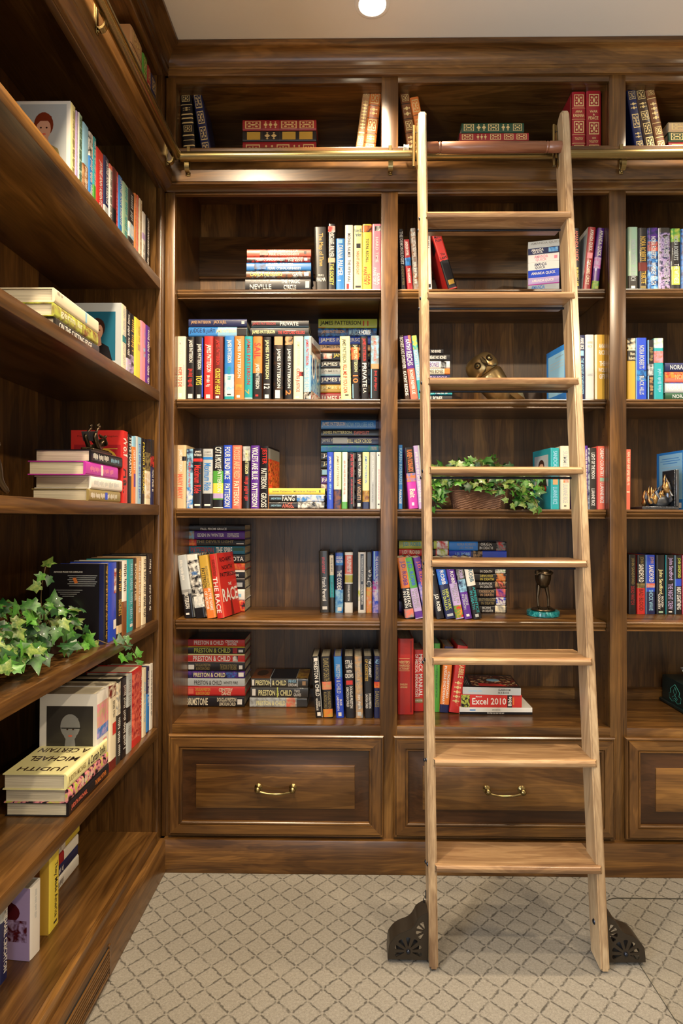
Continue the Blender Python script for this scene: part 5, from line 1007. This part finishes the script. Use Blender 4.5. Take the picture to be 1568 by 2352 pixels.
lathe('pot', [(.05, .001), (.062, .003), (.075, .05), (.078, .055), (.07, .056), (.066, .05)], simple('terracotta_pot', hexc('4a3020'), .8), ivp, None, 24)
# basket of ivy in the ladder bay
bx0, bx1 = un(1038, 1150, y=.06).x, un(1163, 1150, y=.06).x; bz = SH[2]; bc = ((bx0+bx1)/2, .115, bz)
pl = [(988, 1092), (1000, 1062), (1030, 1070), (1052, 1052), (1075, 1052), (1100, 1060), (1118, 1044), (1130, 1040), (1138, 1052), (1150, 1065), (1162, 1064), (1200, 1082), (1238, 1097), (1248, 1130), (1242, 1158), (1210, 1158), (1180, 1146), (1160, 1134), (1130, 1136), (1100, 1122), (1080, 1128), (1050, 1116), (1020, 1118), (1014, 1152), (996, 1160), (992, 1130)]
P3 = sample(pl, 260, rg, lambda p, r: un(p[0], p[1], y=.03+.16*r.random()**1.3*(1 if p[1] < 1120 else .15)))
P3 = [p for p in P3 if p.z > bz+.012]
ex = [un(a, b, y=.012) for a, b in ((1232, 1172), (1240, 1166), (1222, 1165), (1205, 1160), (1175, 1158), (1165, 1150), (998, 1168), (1008, 1162))]
ivp = ivy('ivy_basket', 'trailing ivy in a brown woven basket behind the ladder', None, P3, ex, .036, (.0, -.85, .4), bc, 9, [[un(1130, 1070, y=.08), un(1133, 1040, y=.07)], [un(1180, 1110, y=.05), un(1225, 1140, y=.03), un(1238, 1170, y=.012)]])
WK, nt, b_ = newmat('woven_rush'); b_.inputs['Base Color'].default_value = hexc('6a4a36'); b_.inputs['Roughness'].default_value = .7
bm = bmesh.new(); NU, NV = 84, 16; g = []
hw, hd, r = (bx1-bx0)/2, .055, .02
def rr(u, k):
    # rounded rectangle perimeter
    a = u*2*PI; c, s = math.cos(a), math.sin(a); n = 5; q = (abs(c)**n+abs(s)**n)**(-1/n); return c*q*hw*k, s*q*hd*k
for j in range(NV+1):
    k = .86+.14*j/NV; ringv = []
    for i in range(NU):
        x, y = rr(i/NU, k); d_ = .0016*(1 if (i//2+j) % 2 else -1); l = math.hypot(x, y); ringv.append(bm.verts.new((x+x/l*d_, y+y/l*d_, .001+.07*j/NV)))
    g.append(ringv)
for j in range(NV):
    for i in range(NU): bm.faces.new((g[j][i], g[j][(i+1) % NU], g[j+1][(i+1) % NU], g[j+1][i]))
bm.faces.new(g[0][::-1])
bk = fin('basket', bm, WK, ivp)
bm = bmesh.new(); pts = [(*rr(i/40, 1.01), .071) for i in range(41)]; tube_into(bm, pts, .0035, 6); fin('rim', bm, WK, bk, 50)

# ------------------------------------------------------------------ figurines
OWLM = simple('polished_brass_owl', (.46, .32, .14, 1), .28, .8)
def owl():
    O = un(1150, 900, y=.17); O = Vector((O.x, .17, SH[1])); root = tag(empty('owl_figurine', O), 'brass owl figurine leaning its head left behind the ladder', 'figurine')
    tilt = Matrix.Translation((.016, 0, .022)) @ Matrix.Rotation(math.radians(-35), 4, 'Y')
    lathe('body', [(.002, -.012), (.022, -.006), (.040, .012), (.052, .04), (.058, .08), (.060, .115), (.0575, .126), (.050, .130)], OWLM, root, tilt, 32)
    hd = lathe('head', [(.049, .129), (.060, .134), (.0635, .145), (.063, .165), (.060, .183), (.052, .198), (.036, .2085), (.016, .2125), (.001, .213)], OWLM, root, tilt, 32)
    dk = simple('owl_groove', (.05, .03, .012, 1), .4, .6)
    for s in (-1, 1):
        E_ = tilt @ Matrix.Translation((s*.0275, -.0565, .171)) @ Matrix.Rotation(PI/2, 4, 'X') @ Matrix.Rotation(s*.45, 4, 'Y')
        e = lathe('eye', [(.0135, -.004), (.0135, .004), (.0115, .0055), (.0095, .004)], dk, hd, E_, 20)
        lathe('iris', [(.0098, -.002), (.0095, .0042), (.007, .0062), (.001, .0066)], BRASS, hd, E_, 16)
        lathe('pupil', [(.0045, .003), (.004, .0078), (.001, .0082)], dk, hd, E_, 12)
        tube('brow', [tilt @ Vector(q) for q in ((s*.004, -.0625, .192), (s*.008, -.066, .172), (s*.004, -.068, .150), (s*.016, -.0645, .138), (s*.034, -.055, .132))], [.0015, .0028, .0028, .0022, .0015], dk, hd, 6)
    bm = bmesh.new()
    for p in ((0, -.063, .188), (-.008, -.062, .175), (.008, -.062, .175), (0, -.077, .158), (0, -.064, .146)): bm.verts.new(tilt @ Vector(p))
    bmesh.ops.convex_hull(bm, input=bm.verts[:]); fin('beak', bm, OWLM, hd)
    def blade(nm, a, b, w0, w1, th):
        a, b = Vector(a), Vector(b); t = (b-a).normalized(); n = Vector((0, 1, 0)); s = t.cross(n)
        bm = bmesh.new(); rings = []
        for i in range(7):
            u = i/6; w = (w0+(w1-w0)*u)*(math.sqrt(max(0, 1-((u-.75)/.25)**2))*.95+.05 if u > .75 else 1); c = a+(b-a)*u
            rings.append([bm.verts.new(c+s*w+n*th*.2), bm.verts.new(c+n*-th), bm.verts.new(c-s*w+n*th*.2), bm.verts.new(c+n*th)])
        for p, q in zip(rings, rings[1:]):
            for k in range(4): bm.faces.new((p[k], p[(k+1) % 4], q[(k+1) % 4], q[k]))
        bm.faces.new(rings[0]); bm.faces.new(rings[-1][::-1]); return fin(nm, bm, OWLM, root, 60)
    blade('wing', (-.01, -.045, .09), (.088, -.02, .022), .022, .017, .010); blade('wing', (-.01, .045, .09), (.088, .02, .022), .022, .017, .010)
    blade('tail', (.0, 0, .03), (.062, 0, .003), .02, .014, .022)
    for s in (-1, 1):
        bm = bmesh.new(); tube_into(bm, [(-.018, s*.018-.008, .028), (-.022, s*.018-.012, .012), (-.024, s*.018-.022, .003)], [.007, .006, .004], 8)
        for dx in (-.008, 0, .008): tube_into(bm, [(-.022, s*.018-.012, .008), (-.022+dx, s*.018-.026, .006), (-.022+dx*1.4, s*.018-.032, .001)], [.004, .0032, .0015], 6)
        fin('foot', bm, BRASS, root, 60)
owl()

def statue():
    O = Vector((un(1251, 1416, z=SH[3]).x, .17, SH[3])); root = tag(empty('bird_statuette', O), 'long legged bronze statuette standing on a round green marble base', 'figurine')
    m, nt, b = newmat('green_marble'); tc = nd(nt, 'ShaderNodeTexCoord'); f = noise(nt, tc.outputs['Object'], 60, 5, .6, 1.5)
    nt.links.new(ramp(nt, f, [(.35, hexc('0e4a50')), (.55, hexc('1c7a80')), (.7, hexc('58b0a8'))]), b.inputs['Base Color']); b.inputs['Roughness'].default_value = .15
    lathe('marble_base', [(.055, .0005), (.0625, .002), (.063, .018), (.061, .021), (.001, .0212)], m, root, None, 40)
    lathe('bronze_plate', [(.044, .0212), (.047, .024), (.044, .0285), (.001, .030)], BRONZE, root, None, 32)
    for s in (-1, 1):
        x0 = s*.020; x1 = s*.017 if s < 0 else .012
        bm = bmesh.new(); tube_into(bm, [(x0-.001*s, -.004, .029), (x0, -.002, .045), (x0*1.05, .0, .075), (x1, 0, .118), (x1*.8, 0, .13)], [.0062, .0042, .0058, .0092, .010], 12)
        for a in (-.6, 0, .6): tube_into(bm, [(x0, -.002, .036), (x0+math.sin(a)*.012, -.014, .0315), (x0+math.sin(a)*.02, -.025, .030)], [.005, .004, .0015], 7)
        fin('leg', bm, BRONZE, root, 60)
    lathe('body', [(.002, .108), (.014, .112), (.024, .124), (.030, .142), (.0315, .158), (.029, .172), (.024, .18), (.012, .187), (.008, .2), (.011, .206), (.011, .214), (.005, .221), (.001, .222)], BRONZE, root, None, 28)
    tube('arm', [(-.024, -.006, .178), (-.034, -.012, .172), (-.036, -.022, .166), (-.02, -.030, .173), (0, -.034, .167), (.02, -.032, .167), (.03, -.022, .172), (.027, -.008, .178)], [.004, .004, .0042, .0042, .0045, .0045, .004, .0038], BRONZE, root, 8)
    bm = bmesh.new(); bbox(bm, -.037, -.026, -.03, -.012, .162, .182, .002); fin('cuff', bm, BRONZE, root)
statue()

def frog():
    zt = LSH[2]+.145; O = Vector((-.765, un(212, 1070, x=-.765).y, zt)); root = tag(empty('frog_figurine', M=Matrix.Translation(O) @ Matrix.Scale(.76, 4)), 'dark bronze frog figurine reading while reclining on the book stack', 'figurine')
    V = [(0, .02, .020), (0, .055, .026), (0, .085, .046), (0, .10, .058), (0, .112, .062),
         (.018, .01, .020), (.020, -.03, .058), (.018, .0, .088), (.018, .012, .098),
         (-.018, .01, .020), (-.020, -.02, .062), (-.018, .015, .09), (-.018, .03, .1),
         (.022, .08, .042), (.028, .045, .062), (.016, .02, .072),
         (-.022, .08, .042), (-.028, .045, .062), (-.016, .02, .072)]
    E = [(0, 1), (1, 2), (2, 3), (3, 4), (0, 5), (5, 6), (6, 7), (7, 8), (0, 9), (9, 10), (10, 11), (11, 12), (2, 13), (13, 14), (14, 15), (2, 16), (16, 17), (17, 18)]
    R = [.017, .019, .013, .015, .009, .011, .008, .005, .006, .011, .008, .005, .006, .008, .005, .004, .008, .005, .004]
    skin_fig('body', V, E, R, BRONZE, root, 2)
    for s in (-1, 1):
        bm = bmesh.new(); ball_into(bm, (s*.009, .098, .074), .006, seg=10); fin('eye', bm, BRONZE, root, 60)
    for x, y, z in ((.018, .0, .104), (.018, .012, .110), (.018, .022, .104), (-.018, .02, .106), (-.018, .03, .110)):
        bm = bmesh.new(); tube_into(bm, [(x, .008 if x > 0 else .026, .094), (x, y, z)], [.0035, .0045], 7); ball_into(bm, (x, y, z), .005, seg=8); fin('toe', bm, BRONZE, root, 60)
    bm = bmesh.new()
    M = Matrix.Translation((-.004, -.012, .062)) @ Matrix.Rotation(math.radians(28), 4, 'X')
    for s in (-1, 1):
        v0 = len(bm.verts); bbox(bm, .001 if s > 0 else -.03, .03 if s > 0 else -.001, -.0015, .0015, -.019, .019)
    bmesh.ops.transform(bm, matrix=M, verts=bm.verts[:]); fin('open_book', bm, simple('pewter', (.16, .16, .16, 1), .4, .8), root)
    bm = bmesh.new(); bbox(bm, -.022, .026, -.05, .115, .0004, .012, .0015); tube_into(bm, [(-.01, -.07, .008), (.0, -.03, .012), (.0, .02, .014)], [.004, .007, .008], 8); fin('base', bm, BRONZE, root, 40)
frog()

def seated_figure():
    O = Vector((-.80, un(-88, 1140, x=-.80).y, LSH[2])); root = tag(empty('seated_statuette', O), 'dark bronze statuette cut off by the left picture edge, fourth shelf', 'figurine')
    V = [(0, 0, .05), (0, .005, .10), (0, .01, .135), (0, .015, .155), (0, .02, .175), (.02, .0, .05), (.05, .03, .085), (.05, .045, .03), (.06, .06, .006), (-.02, 0, .05), (-.03, .05, .08), (-.03, .06, .03), (-.03, .085, .006), (.028, .01, .128), (.045, .03, .10), (.05, .045, .115), (-.028, .01, .128), (-.04, .03, .1), (-.035, .055, .1)]
    E = [(0, 1), (1, 2), (2, 3), (3, 4), (0, 5), (5, 6), (6, 7), (7, 8), (0, 9), (9, 10), (10, 11), (11, 12), (2, 13), (13, 14), (14, 15), (2, 16), (16, 17), (17, 18)]
    skin_fig('body', V, E, [.026, .024, .02, .011, .02, .016, .012, .009, .007, .016, .012, .009, .007, .010, .008, .006, .010, .008, .006], BRONZE, root, 2)
    bm = bmesh.new(); bbox(bm, -.05, .045, -.045, .05, .0004, .03, .004, 2); fin('base', bm, BRONZE, root, 40)
seated_figure()

def bookend():
    xa, xb = un(1472, 1165, y=.06).x, un(1556, 1165, y=.06).x; z = SH[2]; root = tag(empty('bookend', (xb, .10, z)), 'sculpted bronze bookend holding up the light blue book', 'bookend')
    w = xb-xa; pew = simple('bookend_pewter', (.12, .13, .15, 1), .32, .85); gold = simple('bookend_gilt', (.45, .27, .10, 1), .3, .9)
    bm = bmesh.new(); bbox(bm, -w, 0, -.05, .05, .0005, .012, .002); fin('base', bm, pew, root, 40)
    bm = bmesh.new(); bbox(bm, -.012, 0, -.05, .05, .012, .152, .002); fin('upright_plate', bm, pew, root, 40)
    bm = bmesh.new()
    for i in range(26): ball_into(bm, (-.014, -.044, .016+i*.0052), .003, seg=6)
    for i in range(20): ball_into(bm, (-.016-i*.0056, -.0505, .0085), .003, seg=6)
    fin('bead_border', bm, pew, root, 60)
    rg = random.Random(8)
    def flame(p, q, r, mat):
        p, q = Vector(p), Vector(q); mid = (p+q)/2+Vector((rg.uniform(-.012, .004), rg.uniform(-.008, .008), 0))
        return tube('flame_leaf', [p, (p+mid)/2, mid, (mid+q)/2, q], [r*.7, r, r*.85, r*.5, r*.08], mat, root, 8)
    for i in range(44):
        a = rg.random(); x = -.018-a*.092; zz = .016+(1-a)**.7*rg.uniform(.01, .075); y = rg.uniform(-.042, .02)
        flame((x, y, zz), (x+rg.uniform(-.018, .008), y-rg.uniform(0, .012), zz+rg.uniform(.024, .05)), rg.uniform(.006, .0105), gold if rg.random() < .7 else pew)
    for i in range(5): flame((-.02, -.03+.008*i, .06+.01*i), (-.03, -.03+.006*i, .105+.008*i), .008, pew if i % 2 else gold)
    bm = bmesh.new(); ball_into(bm, (-.055, -.006, .034), .03, (1.5, 1, 1.0), 16); ball_into(bm, (-.024, .0, .06), .03, (.6, 1, 1.6), 16); fin('rock', bm, pew, root, 60)
bookend()

def tissue_box():
    O = (1.40, .235, SILL); root = tag(empty('tissue_box', O), 'dark green carved tissue box with white tissue, bottom shelf at right edge', 'tissue box')
    g = simple('verdigris_box', hexc('1c2a28'), .35, .3); ln = simple('verdigris_line', hexc('3f8f80'), .5)
    bm = bmesh.new(); bbox(bm, -.085, .085, -.10, .10, .012, .112, .002); fin('body', bm, g, root, 40)
    bm = bmesh.new(); bbox(bm, -.094, .094, -.109, .109, .0005, .014, .003); fin('base_moulding', bm, g, root, 40)
    for nm, pts in (('ornament', [(0, .095), (-.02, .082), (-.035, .07), (-.03, .055), (-.045, .05), (-.04, .03), (-.02, .022), (0, .03), (.02, .022), (.04, .03), (.045, .05), (.03, .055), (.035, .07), (.02, .082), (0, .095)]), ('ornament', [(0, .085), (-.012, .065), (0, .05), (.012, .065), (0, .085)]), ('ornament', [(0, .05), (-.02, .04), (-.012, .032), (0, .04), (.012, .032), (.02, .04), (0, .05)])):
        tube(nm, [(-.0852, y, z) for y, z in pts], .0012, ln, root, 5)
    bm = bmesh.new(); rg = random.Random(2); rings = []
    for j in range(6):
        rings.append([bm.verts.new(((.022+.012*math.sin(k*1.7+j))*math.cos(k*PI/6)*(1+.15*j), (.03+.012*math.cos(k*2.3))*math.sin(k*PI/6)*(1+.1*j), .112+j*.009+rg.uniform(0, .006))) for k in range(12)])
    for a, b in zip(rings, rings[1:]):
        for k in range(12): bm.faces.new((a[k], a[(k+1) % 12], b[(k+1) % 12], b[k]))
    bm.faces.new(rings[-1])
    fin('tissue', bm, simple('tissue_paper', (.85, .86, .88, 1), .9), root, 60)
tissue_box()
